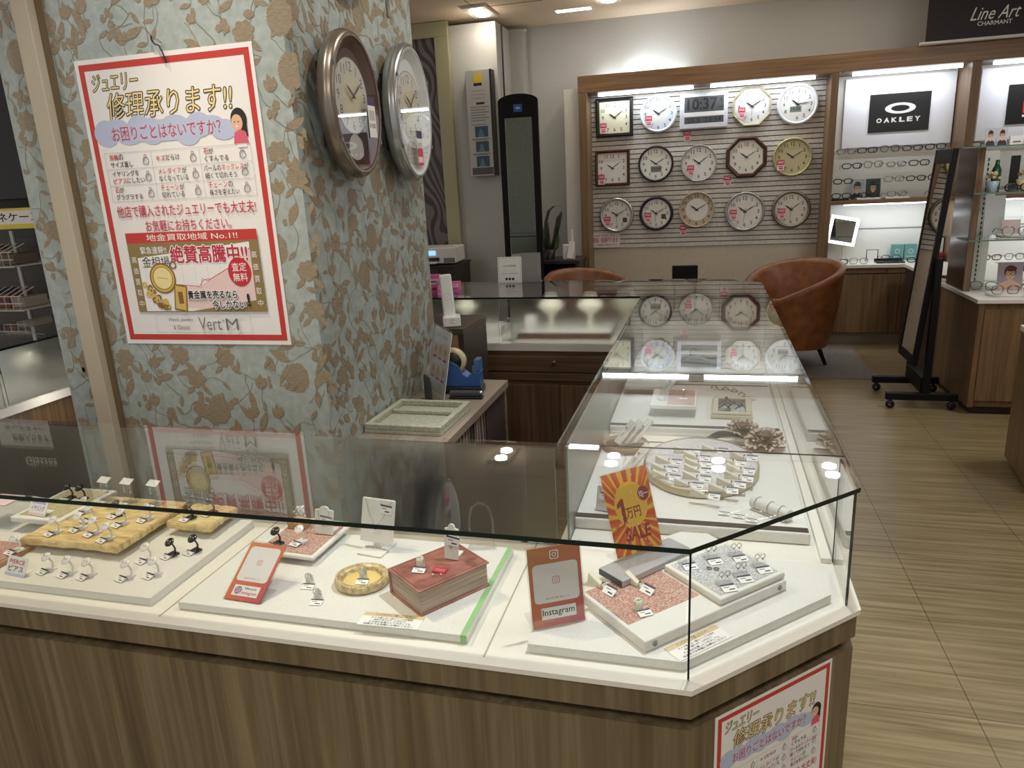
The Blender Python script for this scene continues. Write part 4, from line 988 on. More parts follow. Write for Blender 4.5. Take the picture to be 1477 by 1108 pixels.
# notice cards
def notice(x, y, z, rot, label):
    t = thing('notice_card', label, 'card', (x, y, z), rot)
    MB().box(-.061, -.021, 0, .061, .021, .0012).obj('card', PAPER, t)
    p = Print(); p.rect(-.061, .009, .061, .021, mat('notice tan', s2l(214, 192, 152), .5)); p.text('リングのサイズ直しについて', -.036, .011, .036, .019, INK, .01)
    p.text('サイズ直しは一部のリングを除き', -.042, .002, .042, .0075, INK, .008); p.text('無料で承ります（±3号まで）', -.034, -.0045, .03, .0005, INK, .008)
    p.text('その他のお直しにつきましても', -.042, -.0115, .042, -.006, INK, .008); p.text('店員までお気軽にお尋ねください', -.05, -.0185, .05, -.013, INK, .008); p.obj('lettering', t, None, (0, 0, .0013)); return t
notice(-.547, .048, B1 + .0002, .04, 'tan topped notice card lying before the oval tray')
notice(.016, .086, B1 + .0002, .80, 'tan topped notice card lying in the cut corner of the showcase')

# orange pink cards in clear holders (the code square itself is left blank)
def grad_card():
    m, N, L, b = nm('orange to magenta print')
    tc = N.new('ShaderNodeTexCoord'); sp = N.new('ShaderNodeSeparateXYZ'); L.new(tc.outputs['Object'], sp.inputs[0])
    a = N.new('ShaderNodeMath'); a.operation = 'MULTIPLY_ADD'; a.inputs[1].default_value = 4.2; a.inputs[2].default_value = .62; L.new(sp.outputs[0], a.inputs[0])
    c = N.new('ShaderNodeMath'); c.operation = 'MULTIPLY_ADD'; c.inputs[1].default_value = -3.0; L.new(sp.outputs[2], c.inputs[0]); L.new(a.outputs[0], c.inputs[2])
    r = ramp(N, [(.0, s2l(214, 134, 76)), (.45, s2l(214, 106, 76)), (.85, s2l(196, 62, 96))]); L.new(c.outputs[0], r.inputs['Fac']); L.new(r.outputs['Color'], b.inputs['Base Color']); b.inputs['Roughness'].default_value = .4
    return m
GRAD = grad_card()
def glyph_icon(p, x, y, s, m):
    def rr(w, n=6):
        P = []
        for cx, cy, a0 in ((w * .6, w * .6, 0), (-w * .6, w * .6, PI / 2), (-w * .6, -w * .6, PI), (w * .6, -w * .6, 1.5 * PI)):
            for k in range(n): a = a0 + PI / 2 * k / (n - 1); P.append((x + cx + w * .4 * math.cos(a), y + cy + w * .4 * math.sin(a)))
        return P
    A, Bq = rr(s), rr(s * .8); n = len(A); p.put(A + Bq, [(k, (k + 1) % n, n + (k + 1) % n, n + k) for k in range(n)], m); p.ring(x, y, s * .32, s * .5, m, n=20); p.disc(x + s * .52, y + s * .52, s * .1, m, n=10)
def code_card(x, y, z, rot, lean, W, H, label, top, word):
    t = thing('card_stand', label, 'card stand', (x, y, z), rot)
    M_ = Matrix.Rotation(-lean, 4, 'X')
    b = MB(); b.M = M_; b.box(-W / 2 - .003, -.0035, .001, W / 2 + .003, -.0022, H + .005); b.box(-W / 2 - .003, .0005, .001, W / 2 + .003, .0016, H + .005); b.M = None; b.box(-W / 2 - .003, 0, 0, W / 2 + .003, .055, .0018); b.obj('holder', ACRYL, t)
    c = MB().box(-W / 2, -.0018, 0, W / 2, 0, H).obj('card', GRAD, t, (0, 0, .0015), (-lean, 0, 0))
    p = Print(); 
    LILAC = mat('code panel', s2l(214, 216, 224) if top else s2l(234, 228, 226), .5)
    y0, y1 = (.3 * H, .79 * H) if top else (.32 * H, .93 * H)
    r = .008; w2 = W * .43; P = []
    for cx, cy, a0 in ((w2 - r, y1 - r, 0), (-w2 + r, y1 - r, PI / 2), (-w2 + r, y0 + r, PI), (w2 - r, y0 + r, 1.5 * PI)):
        for k in range(6): a = a0 + PI / 2 * k / 5; P.append((cx + r * math.cos(a), cy + r * math.sin(a)))
    p.poly(P, LILAC); RS = mat('rose icon', s2l(196, 140, 128), .5)
    glyph_icon(p, 0, (y0 + y1) / 2 + H * .03, W * .07, RS)
    p.text('@VERT.M_J_G' if not top else '@VERTM_M_J_G', -W * .22, y0 + H * .035, W * .22, y0 + H * .065, RS, .01)
    if top:
        glyph_icon(p, 0, H * .895, W * .085, PAPER)
        p.rect(-W * .32, H * .09, W * .34, H * .24, PAPER); p.text('Instagram', -W * .3, H * .115, W * .31, H * .22, INK, .008)
    else:
        p.rect(-W * .36, H * .07, W * .36, H * .25, PAPER); p.disc(-W * .22, H * .16, H * .065, mat('icon violet', s2l(150, 60, 140), .5)); glyph_icon(p, -W * .22, H * .16, H * .04, PAPER); p.text('Follow us on', -W * .06, H * .185, W * .26, H * .225, INK, .02); p.text('Instagram', -W * .1, H * .09, W * .32, H * .155, CRIM, .01)
    p.obj('print', c, None, (0, -.002, 0), (UP, 0, 0)); return t
code_card(-.877, .054, B1 + .0002, -.06, .98, .086, .128, 'orange pink card with blank white panel leaning low left of the oval tray', False, None)
code_card(-.232, .094, B1 + .0002, .50, .16, .1, .15, 'orange magenta upright card with white icon beside the cut corner', True, None)
# slab with rose glitter
ANG = .783
sl = thing('display_board', 'thick white slab with rose glitter end and round studs in the cut corner', 'display board', (-.0715, .0395, B1 + .0005), ANG)
MB().box(0, 0, 0, .354, .192, .0215).obj('slab', BOARD, sl, bevel=.003)
MB().box(.008, .055, .0216, .178, .186, .0222).obj('glitter_patch', PINKG, sl)
for u in (.022, .334):
    b = MB(); b.M = Matrix.Translation((u, 0, .0108)) @ Matrix.Rotation(UP, 4, 'X'); b.lathe([(.0055, 0), (.0055, .0012), (.0035, .0016), (.003, .0006), (0, .0006)], 20); b.obj('stud', STEEL, sl)
S2 = B1 + .0228
ring_prop(-.178, .206, S2, -.64, 'ivory wedge ring holder with tag, left one on the rose glitter slab', 'cone')
ring_prop(-.108, .222, S2, -.64, 'ivory wedge ring holder with tag, right one on the rose glitter slab', 'cone')
ring_prop(-.092, .136, S2, .55, 'ring on an ivory post with tag at the front of the rose glitter slab', 'post')
t = thing('display_tile', 'white framed silver glitter tile on the corner slab', 'display tile', (.061, .288, S2), ANG)
MB().box(-.086, -.077, 0, .086, .077, .013).obj('frame', WPAINT, t, bevel=.003); MB().box(-.076, -.067, .0131, .076, .067, .0138).obj('glitter_panel', SILVG, t)
SZ = S2 + .0142
def clear_stand(x, y, rot, label, big=False):
    t = thing('clear_earring_stand', label, 'earring stand', (x, y, SZ), rot, 'clear earring stands on the silver tile')
    b = MB(); b.box(-.016, -.01, 0, .016, .01, .003); b.obj('base', ACRYL, t)
    b = MB(); b.tube([(.014 * math.cos(a), 0, .004 + .024 * math.sin(a)) for a in [PI * k / 12 for k in range(13)]], .0016, 6); b.obj('arch', ACRYL, t)
    b = MB()
    for s in (-1, 1):
        b.tube([(s * .006 + .005 * math.cos(a), -.003, .022 + .005 * math.sin(a)) for a in [2 * PI * k / 12 for k in range(12)]], .0008, 5, closed=True); b.sphere((s * .006, -.003, .015), .002, 8)
    b.obj('earring_pair', SILVER, t); price_tag(t, (0, -.021, .003), (.2, 0, 0), TAGV); return t
for (x, y), l in zip([(-.012, .297), (.036, .325), (.085, .345), (.128, .308), (.091, .267), (.06, .229)], ['at the left corner', 'second along the back left edge', 'at the far corner', 'near the right corner', 'at the right front edge', 'at the near corner']):
    clear_stand(x, y, .45, 'clear arch earring stand %s of the silver glitter tile' % l)
t = thing('earring_pair', 'pair of small silver earrings lying at the centre of the silver tile', 'earrings', (.04, .28, SZ)); b = MB()
for s in (-1, 1):
    b.tube([(s * .007 + .0045 * math.cos(a), .0045 * math.sin(a), .0015) for a in [2 * PI * k / 12 for k in range(12)]], .0012, 6, closed=True)
b.obj('earrings', STEEL, t)
# sale sign
t = thing('sale_block', 'pale grey metal plinth bar under the sale sign', 'plinth', (-.088, .3, S2), .87); MB().box(-.1, -.032, 0, .1, .036, .014).obj('bar', mat('pale grey metal', s2l(186, 186, 188), .35, .3), t, bevel=.002); MB().box(-.102, -.03, .001, -.1005, .034, .013).obj('end_cap', mat('dark end', s2l(60, 60, 70), .4), t)
t = thing('sale_sign', 'orange sunburst sale sign in a curved clear holder', 'sign', (-.104, .312, S2 + .0144), .74); t.scale = (1.1, 1.1, 1.1)
def curved(W, H, y0, n=12, bulge=.006):
    V = []; F = []
    for k in range(n + 1):
        q = k / n; V += [(-W / 2, y0 + .056 * q, .004 + H * q), (W / 2, y0 + .056 * q, .004 + H * q)]
    for k in range(n): F.append((2 * k, 2 * k + 1, 2 * k + 3, 2 * k + 2))
    return V, F
b = MB(); 
for y0 in (-.003, .002): V, F = curved(.112, .15, y0); b.add(V, F)
b.box(-.056, -.03, 0, .056, .03, .003); b.obj('holder', ACRYL, t)
W, H = .104, .146
p = Print(); OR = mat('sale orange', s2l(226, 104, 52), .5); YE = mat('sale yellow', s2l(242, 190, 66), .5); SRED = mat('sale maroon', s2l(150, 36, 50), .5); OR2 = mat('sale deep orange', s2l(212, 78, 44), .5)
p.rect(-W / 2, 0, W / 2, H, OR)
R = random.Random(3)
for k in range(64):
    a = 2 * PI * k / 64 + R.uniform(-.03, .03); r = .13; da = R.uniform(.02, .045)
    def clipd(x, y): return (max(-W / 2, min(W / 2, x)), max(0, min(H, y)))
    p.poly([(0, .062), clipd(r * math.cos(a - da), .062 + r * math.sin(a - da)), clipd(r * math.cos(a + da), .062 + r * math.sin(a + da))], YE if k % 2 else OR2); p.same()
p.n += 1; p.disc(.002, .085, .037, YE, .04); p.disc(.033, .098, .013, SRED); p.text('均一', .023, .091, .044, .104, PAPER, .02)
p.poly([(-.022, .054), (-.014, .054), (-.014, .098), (-.02, .098), (-.03, .09), (-.03, .082), (-.022, .086)], SRED); p.text('万円', -.014, .06, .02, .08, SRED, .02); p.text('各', -.044, .05, -.032, .064, OR2, .02); p.text('SALE', -.024, .022, .034, .046, SRED, .03, .1)
for k in range(14): p.disc(R.uniform(-.045, .045), R.uniform(.005, .14), .0013, PAPER, n=8); p.same()
b = p.mb(); v2 = []
for (x, y, z) in b.v: q = (y + .0025) / .156; v2.append((x, -.0012 + .056 * q - z, .0065 + y))
b.v = v2; b.obj('sale_print', p.mats, t)
# ------------------------------------------------------------------ goods in the side showcase
PIPE = mat('brown piping', s2l(62, 48, 44), .45)
B2 = GB + .03
def lined_board(label, x0, y0, x1, y1, front=True):
    t = thing('display_board', label, 'display board', ((x0 + x1) / 2, (y0 + y1) / 2, GB + .0005)); w, d = (x1 - x0) / 2, (y1 - y0) / 2
    MB().box(-w, -d, 0, w, d, .028).obj('board', BOARD, t, bevel=.004)
    if front: MB().box(-w + .003, -d + .004, .0281, w - .003, -d + .026, .0296).obj('leather_strip', PIPE, t, bevel=.001)
    MB().box(-w + .003, d - .01, .0281, w - .003, d - .003, .0293).obj('piping', PIPE, t)
    return t
lined_board('white board with brown leather front strip carrying the oval ring tray', -.284, .515, .25, 1.065)
lined_board('white board second along the side showcase carrying the ornate frame', -.286, 1.2, .247, 1.72)
lined_board('white board third along the side showcase carrying the glass votive', -.286, 1.86, .247, 2.4)
# narrow grey pads on the right gutter, mirrored in the aisle glass
t = thing('ring_tray', 'oval white mosaic ring tray with pale gold side in the side showcase', 'tray', (.01, .862, B2 + .0002))
b = MB(); b.lathe([(.152, 0), (.153, .002), (.153, .018), (.15, .021), (.146, .021)], 56, sy=1.3, cap=False); b.obj('rim', mat('champagne side', s2l(196, 184, 156), .35, .35), t)
b = MB(); b.lathe([(.149, .0195), (0, .0195)], 56, sy=1.3); b.obj('mosaic_top', WHITG, t)
DZ = B2 + .0199
POS = [(-.09, .842), (-.098, .788), (-.09, .735), (-.045, .925), (-.016, .884), (-.012, .836), (-.012, .79), (-.014, .74), (-.033, .69), (.008, .636), (.032, .945), (.096, .806), (.09, .756), (.07, .712), (.05, .672), (.078, .86), (.108, .9)]
WH = ['left column, farthest', 'left column, second', 'left column, nearest', 'middle column, farthest', 'middle column, second from the back', 'middle column, third from the back', 'middle column, fourth from the back', 'middle column, fifth from the back', 'middle column, sixth from the back', 'nearest of all, at the tray front', 'far right, at the back edge',
      'right column, third from the front', 'right column, second row back', 'right column, next to nearest', 'right column, nearest', 'right column, behind the third', 'rightmost, at the back right rim']
r0 = None
for (x, y), l in zip(POS, WH):
    lab = 'ivory ring wedge on the oval mosaic tray, ' + l
    if r0 is None: r0 = ring_prop(x, y, DZ, -.1, lab, 'cone', 'ring holders on the oval mosaic tray')
    else: dup(r0, (x, y, DZ), -.1 + rnd.uniform(-.08, .08), lab)
# round dark tray with three leaning necklace cards
t = thing('round_tray', 'round tan rimmed tray with dark brown inside', 'tray', (-.208, 1.0, B2 + .0002))
b = MB(); b.lathe([(.066, 0), (.068, .003), (.068, .016), (.066, .018), (.062, .018), (.061, .008)], 40, cap=False); b.obj('rim', mat('tan rim', s2l(158, 132, 104), .4), t)
b = MB(); b.lathe([(.061, .008), (0, .008)], 40); b.obj('liner', mat('dark suede', s2l(72, 58, 50), .8), t)
def slat_stand(x, y, z, rot, w, h, lean, label):
    t = thing('necklace_stand', label, 'necklace stand', (x, y, z), rot)
    b = MB(); b.M = Matrix.Rotation(-lean, 4, 'X'); b.box(-w / 2, -.006, 0, w / 2, 0, h); b.obj('panel', BOARD, t, bevel=.0015)
    b = MB(); b.box(-w * .4, .001, 0, w * .4, .028, .003); b.obj('foot', BOARD, t)
    b = MB(); b.M = Matrix.Rotation(-lean, 4, 'X'); b.tube([(-w * .35, -.0068, h * .97), (0, -.0068, h * .35), (w * .35, -.0068, h * .97)], .0005, 5); b.sphere((0, -.0075, h * .34), .002, 8); b.obj('necklace', SILVER, t)
    price_tag(t, (w * .1, -.0075 + h * .62 * math.sin(lean), h * .62 * math.cos(lean)), (UP - lean, .3, .1)); return t
for i, (x, y, l) in enumerate([(-.233, 1.0, 'left'), (-.212, 1.012, 'middle'), (-.185, 1.02, 'right')]):
    slat_stand(x, y, B2 + .009, -1.0, .034, .085, .75, 'white leaning necklace stand, %s of three in the round dark tray' % l)
slat_stand(-.186, .8, B2 + .0002, -1.0, .036, .1, .8, 'white leaning necklace stand on the white board before the round dark tray')
slat_stand(-.215, .56, B2 + .0002, -.2, .036, .06, .3, 'white upright necklace stand behind the sale sign')
# bracelet roll
t = thing('bracelet_roll', 'white tube roll with bracelets near the aisle glass', 'bracelet holder', (.172, .6, B2 + .0002), -.72)
b = MB(); b.M = Matrix.Translation((-.052, 0, .0155)) @ Matrix.Rotation(UP, 4, 'Y'); b.lathe([(0, 0), (.012, 0), (.0145, .003), (.0145, .101), (.012, .104), (0, .104)], 24); b.obj('tube', BOARD, t)
MB().box(-.045, -.012, 0, .045, .012, .003).obj('foot', BOARD, t)
for u in (-.035, .0, .03):
    b = MB(); b.tube([(u, .0162 * math.cos(a), .0155 + .0162 * math.sin(a)) for a in [2 * PI * k / 20 for k in range(20)]], .0008, 6, closed=True); b.obj('bracelet', SILVER, t)
for i, (x, y, l) in enumerate([(.068, .585, 'left'), (.1, .575, 'middle'), (.128, .558, 'right')]):
    t = thing('tagged_bracelet', 'fine silver bracelet end with white tag left of the white tube, %s of three' % l, 'bracelet', (x, y, B2 + .002), -.2, 'tags beside the bracelet roll')
    price_tag(t, (0, 0, 0)); b = MB(); b.tube([(.012, .004, .001), (.03, .012, .004), (.05, .022, .01)], .0006, 5); b.obj('chain', SILVER, t)
# artificial flowers
FL = noise_mat('dusty mauve petals', [(.3, s2l(186, 170, 156)), (.7, s2l(220, 206, 192))], (60, 60, 60), .8, 3)
FLD = mat('dark velvet leaf', s2l(44, 44, 38), .85)
def bloom(x, y, z, r, seed, label):
    R = random.Random(seed); t = thing('artificial_flower', label, 'flower', (x, y, z))
    b = MB()
    for ring, (n, el) in enumerate(((7, 1.25), (10, .85), (13, .45), (14, .1))):
        for k in range(n):
            a = 2 * PI * k / n + R.uniform(-.15, .15); e = el + R.uniform(-.15, .15); L = r * (.75 + .08 * ring) * R.uniform(.9, 1.08); wd = r * .3
            d = Vector((math.cos(a) * math.cos(e), math.sin(a) * math.cos(e), math.sin(e))); s_ = Vector((-math.sin(a), math.cos(a), 0)); u = d.cross(s_); V = []; F = []
            for i in range(5):
                q = i / 4; ww = wd * (.25 + 1.0 * math.sin(PI * min(1, q * .62 + .05)))
                for j in range(5): v = j / 2 - 1; ruff = .1 * r * math.sin(j * 2.4 + k * 1.7) * q; V.append(d * L * q + s_ * ww * v * .7 + u * (ruff - .12 * r * q * q + .06 * r * v * v) + Vector((0, 0, r * .3)))
            for i in range(4):
                for j in range(4): F.append((i * 5 + j, i * 5 + j + 1, i * 5 + j + 6, i * 5 + j + 5))
            b.add(V, F, 0, True)
    b.obj('petals', FL, t); b = MB(); b.tube([(0, 0, r * .3), (0, 0, r * .1), (-.02, .01, 0.004)], .003, 6); b.obj('stem', FLD, t); return t
bloom(.13, 1.14, B2 + .004, .05, 1, 'mauve fabric flower, farther of two on the side showcase board')
bloom(.19, 1.05, B2 + .002, .055, 2, 'mauve fabric flower, nearer of two beside the ring tray')
t = thing('fabric_leaf', 'dark velvet leaf lying left of the mauve flowers', 'leaf', (.1, 1.1, B2 + .0002), .2)
b = MB(); V = []; F = []
for i in range(9):
    q = i / 8; wd = .026 * math.sin(PI * q ** .8) + .001
    for j in (-1, 0, 1): V.append((-.085 + .13 * q, wd * j, .006 + .022 * math.sin(PI * q) - .006 * abs(j) ))
for i in range(8):
    for j in range(2): F.append((i * 3 + j, i * 3 + j + 3, i * 3 + j + 4, i * 3 + j + 1))
b.add(V, F, 0, True); o = b.obj('leaf', FLD, t); sd = o.modifiers.new('s', 'SOLIDIFY'); sd.thickness = .0012
# second board goods
t = thing('ornate_frame_tray', 'square ornate ivory frame tray holding dark jewellery', 'tray', (.106, 1.4, B2 + .0002), -.03)
b = MB()
for i, (a, bb, z0, z1) in enumerate(((.066, .1, 0, .012), (.062, .096, .012, .02))):
    b.box(-a, -bb, z0, a, -bb + .02, z1); b.box(-a, bb - .02, z0, a, bb, z1); b.box(-a, -bb + .02, z0, -a + .018, bb - .02, z1); b.box(a - .018, -bb + .02, z0, a, bb - .02, z1)
b.obj('frame', mat('ivory carved', s2l(202, 194, 170), .45), t, bevel=.003); MB().box(-.048, -.08, .001, .048, .08, .005).obj('liner', mat('mirror liner', s2l(176, 178, 176), .1, .6), t)
b = MB(); R = random.Random(8)
for k in range(5):
    x, y = R.uniform(-.03, .03), R.uniform(-.05, .05); b.tube([(x - .02, y, .007), (x, y + .008, .02), (x + .02, y - .004, .007)], .0025, 6); b.sphere((x, y + .008, .02), .006, 8)
tag(b.obj('jewellery_cluster', mat('gunmetal', s2l(58, 56, 56), .25, .7), None, (.106, 1.4, B2 + .006)), 'dark metal jewellery pieces inside the ornate frame tray', 'jewellery')
def riser(x, y, w, d, h, label, top):
    t = thing('display_riser', label, 'riser', (x, y, B2 + .0002)); MB().box(-w * .42, -d * .35, 0, w * .42, d * .42, h - .0142).obj('base', ACRYL, t); MB().box(-w / 2, -d / 2, h - .014, w / 2, d / 2, h - .001).obj('plate', WPAINT, t, bevel=.002); MB().box(-w * .5 + .055 if top is PINKG else -w * .44, -d * .44, h - .0009, w * .46, d * .44, h).obj('inlay', top, t)
riser(-.085, 1.4, .15, .2, .042, 'white framed rose glitter riser in the middle of the second board', PINKG)
riser(-.19, 1.6, .16, .14, .04, 'plain white riser behind the rose glitter riser', BOARD)
slat_stand(-.13, 1.36, B2 + .0425, -.95, .034, .11, .7, 'white leaning necklace stand on the rose glitter riser')
slat_stand(-.22, 1.62, B2 + .0405, -.9, .034, .09, .7, 'white leaning necklace stand, left one on the plain white riser')
slat_stand(-.15, 1.62, B2 + .0405, -.9, .034, .1, .7, 'white leaning necklace stand, right one on the plain white riser')
t = thing('ring_display', 'ring on a clear holder with grey tag on the rose glitter riser', 'ring', (-.055, 1.4, B2 + .0423)); b = MB(); b.lathe([(.007, 0), (.006, .014), (0, .016)], 14); b.obj('holder', ACRYL, t); b = MB(); b.tube([(.008 * math.cos(a), 0, .018 + .008 * math.sin(a)) for a in [2 * PI * k / 16 for k in range(16)]], .001, 6, closed=True); b.obj('ring_band', SILVER, t); price_tag(t, (.002, -.022, .003), (.2, 0, 0))
r1 = None
for x, y, l in ((.13, 1.62, 'first'), (.155, 1.575, 'second'), (.16, 1.53, 'third'), (.06, 1.66, 'leftmost'), (.1, 1.64, 'second from left')):
    lab = 'red tagged charm at the back right of the second board, %s of five' % l
    if r1 is None:
        r1 = thing('tagged_charm', lab, 'jewellery', (x, y, B2 + .001), -.2, 'red tagged charms'); price_tag(r1, (.02, 0, .001), (0, 0, 0), TAGR); b = MB(); b.tube([(.004, 0, .002), (-.012, .006, .012), (-.02, -.004, .004)], [.003, .002, .003], 6); b.obj('charm', STEEL, r1)
    else: dup(r1, (x, y, B2 + .001), -.2 + rnd.uniform(-.3, .3), lab)
# third board goods
t = thing('votive', 'glass cone with gold and black base on the third board', 'ornament', (-.1, 1.82, B2 + .001)) ; b = MB(); b.lathe([(.03, 0), (.031, .006), (.028, .009)], 30); b.obj('base', GOLDS, t); b = MB(); b.lathe([(.024, .009), (.012, .03), (.004, .05), (.0, .052)], 24); b.obj('cone', ACRYL, t)
tag(MB().box(-.07, -.05, 0, .07, .05, .0012).obj('paper_sheet', PAPER, None, (-.17, 1.79, GB + .0008)), 'white sheet of paper under the glass cone between two boards', 'paper')
t = thing('round_pad', 'round white cushion pad with pearl strand on the third board', 'cushion', (.03, 2.22, B2 + .0002)); b = MB(); b.lathe([(.08, 0), (.088, .006), (.084, .018), (.06, .024), (0, .025)], 36); b.obj('pad', BOARD, t); b = MB()
for k in range(30): a = 2 * PI * k / 30; b.sphere((.06 * math.cos(a), .06 * math.sin(a), .026), .0042, 8)
b.obj('pearl_strand', PEARL, t)
t = thing('cloth_ribbon', 'white draped ribbon strip across the third board', 'ribbon', (.03, 2.0, B2 + .0002)); b = MB(); V = []; F = []
for i in range(13):
    q = i / 12; V += [(-.12 + .28 * q, .05 - .1 * q + .02 * math.sin(q * 5), .004 + .016 * abs(math.sin(q * 6))), (-.11 + .28 * q, .09 - .1 * q + .02 * math.sin(q * 5), .006 + .02 * abs(math.sin(q * 6 + .4)))]
for i in range(12): F.append((2 * i, 2 * i + 2, 2 * i + 3, 2 * i + 1))
b.add(V, F, 0, True); o = b.obj('strip', PAPER, t); sd = o.modifiers.new('s', 'SOLIDIFY'); sd.thickness = .0015
for i, (x, y, l) in enumerate(((-.22, 1.98, 'left'), (-.17, 2.0, 'right'))): slat_stand(x, y, B2 + .0002, -.9, .034, .1, .7, 'white leaning necklace stand on the third board, %s of two' % l)
bloom(-.19, 2.3, B2 + .002, .05, 5, 'dark mauve fabric flower at the far end of the side showcase')
t = thing('display_stand', 'white cylinder stand at the far end of the side showcase', 'stand', (-.1, 2.3, B2 + .0002)); b = MB(); b.lathe([(.03, 0), (.03, .07), (.026, .075), (0, .075)], 24); b.obj('cylinder', BOARD, t)

# ------------------------------------------------------------------ far showcase goods
def bust(x, y, z, h, label, s=1.0):
    t = thing('necklace_bust', label, 'necklace bust', (x, y, z), 0, 'white necklace busts behind the frosted glass')
    b = MB(); b.lathe([(.045 * s, 0), (.042 * s, .006), (.012 * s, .012), (.011 * s, h * .35), (.026 * s, h * .42), (.07 * s, h * .62), (.072 * s, h * .67), (.05 * s, h * .8), (.036 * s, h * .96), (.033 * s, h), (0, h)], 32, sy=.7); b.obj('bust', CERAM, t); return t
tag(MB().box(-.2, -.1, 0, .2, .1, .05).obj('plinth', BOARD, None, (-1.28, 2.78, GB)), 'white plinth under the leftmost necklace bust', 'plinth')
bust(-1.29, 2.76, GB + .0502, .17, 'white necklace bust, leftmost behind the frosted glass')
t = thing('wood_plinth', 'long low wooden plinth with white top in the far showcase', 'plinth', (-.715, 2.72, GB)); MB().box(-.25, -.07, 0, .25, .22, .03).obj('base', mat('plinth brown', s2l(112, 70, 40), .5), t); MB().box(-.245, -.062, .0302, .245, .215, .036).obj('top', BOARD, t)
bust(-.8, 2.76, GB + .0363, .2, 'white necklace bust, middle one standing on the low wooden plinth')
bust(-.585, 2.76, GB + .0363, .2, 'white necklace bust, right one standing on the low wooden plinth')
tag(MB().box(-.03, -.03, 0, .03, .03, .075).obj('ring_block', BOARD, None, (-.91, 2.75, GB + .0363), None, .006), 'small white block left of the middle necklace bust', 'block')
bust(-.42, 2.98, GB + .0002, .22, 'white necklace bust, blurred at the right end behind the frosted glass', 1.2)
t = thing('acrylic_stand', 'small clear acrylic stand in the gap of the frosted doors', 'stand', (-1.0, 2.62, GB + .0002)); MB().box(-.035, -.03, 0, .035, .03, .1).obj('box', ACRYL, t); MB().box(-.012, -.01, .1005, .012, .01, .12).obj('charm', GREYINK, t)
lamp('added_case_light', 'AREA', (-.85, 2.575, .926), .9, (1, .96, .9), (-.85, 2.85, .72), 1.0, sy=.02)  # lamp and its bar added to brighten the busts behind frosted doors
b = MB(); b.box(-1.4, 2.548, .928, -.31, 2.57, .9325); tag(b.obj('added_light_bar', WPAINT), 'slim light bar added along the front under the far showcase glass top', 'light')
# on the far glass top
t = thing('counter_card', 'white square card stand with small print on the far glass top', 'card stand', (-1.115, 3.1, GT + .0002), .02); MB().box(-.072, -.004, 0, .072, .004, .15).obj('card', PAPER, t, (0, 0, 0), (-.08, 0, 0)); p = Print()
p.frame(-.066, .006, .066, .144, .002, LGREY); p.text('Vert+M 会員募集', -.04, .092, .04, .104, GREYINK, .01); p.text('お得なポイントカード', -.034, .066, .034, .073, LGREY); p.text('入会金・年会費無料', -.05, .05, .05, .057, GREYINK); 
for q in (-.02, 0, .02): p.rect(q - .007, .014, q + .007, .028, INK)
p.obj('lettering', t, Matrix.Rotation(-.08, 4, 'X') @ Matrix.Rotation(UP, 4, 'X') @ Matrix.Translation((0, 0, .0042))); MB().box(-.06, 0, 0, .06, .05, .003).obj('foot', ACRYL, t)
t = thing('menu_board', 'grey translucent upright panel right of the white card on the far glass top', 'panel', (-.99, 3.12, GT + .0002)); MB().box(-.06, -.004, 0, .06, .004, .17).obj('panel', mat('grey panel', s2l(138, 136, 132), .3), t, bevel=.001); MB().box(-.058, .004, 0, .058, .045, .004).obj('foot', MATS['grey panel'], t)
for x, y, rz, l, z, w_, h_ in ((-1.37, 2.66, .45, 'pink printed box standing nearest the column on the far glass top', GT + .0003, .075, .07), (-1.45, 2.72, .3, 'pink printed box behind the nearest one on the far glass top', GT + .0003, .08, .1), (-1.36, 2.8, .2, 'pink flat box behind the others on the far glass top', GT + .0003, .07, .05)):
    t = thing('product_box', l, 'box', (x, y, z), rz, 'pink boxes on the far glass top'); MB().box(-w_ / 2, -.03, 0, w_ / 2, .03, h_).obj('box', PINKB, t, bevel=.001)
    p = Print(); p.rect(-w_ * .4, h_ * .5, w_ * .4, h_ * .8, TAGPINK); p.rect(-w_ * .4, h_ * .2, w_ * .3, h_ * .3, CRIM); p.rect(-w_ * .35, h_ * .6, w_ * .3, h_ * .7, VIO); p.obj('print', t, None, (0, -.0303, 0), (UP, 0, 0))
# left showcase goods: a necklace pillow blurred behind the frosted glass
lamp('added_case_light', 'AREA', (-2.88, 1.4, .926), 1.6, (1, .96, .9), (-3.1, 1.4, .7), .02, sy=1.2)  # added lamp with a bar, lifts the left case behind its frosting
b = MB(); b.box(-2.885, .8, .928, -2.865, 2.0, .9325); tag(b.obj('added_light_bar', WPAINT), 'slim light bar added under the left showcase glass top', 'light')
bust(-3.1, 1.2, GB + .0002, .16, 'blurred white bust behind the left frosted glass', 1.2); bust(-3.1, 1.6, GB + .0002, .16, 'blurred white bust farther along the left frosted glass', 1.2)
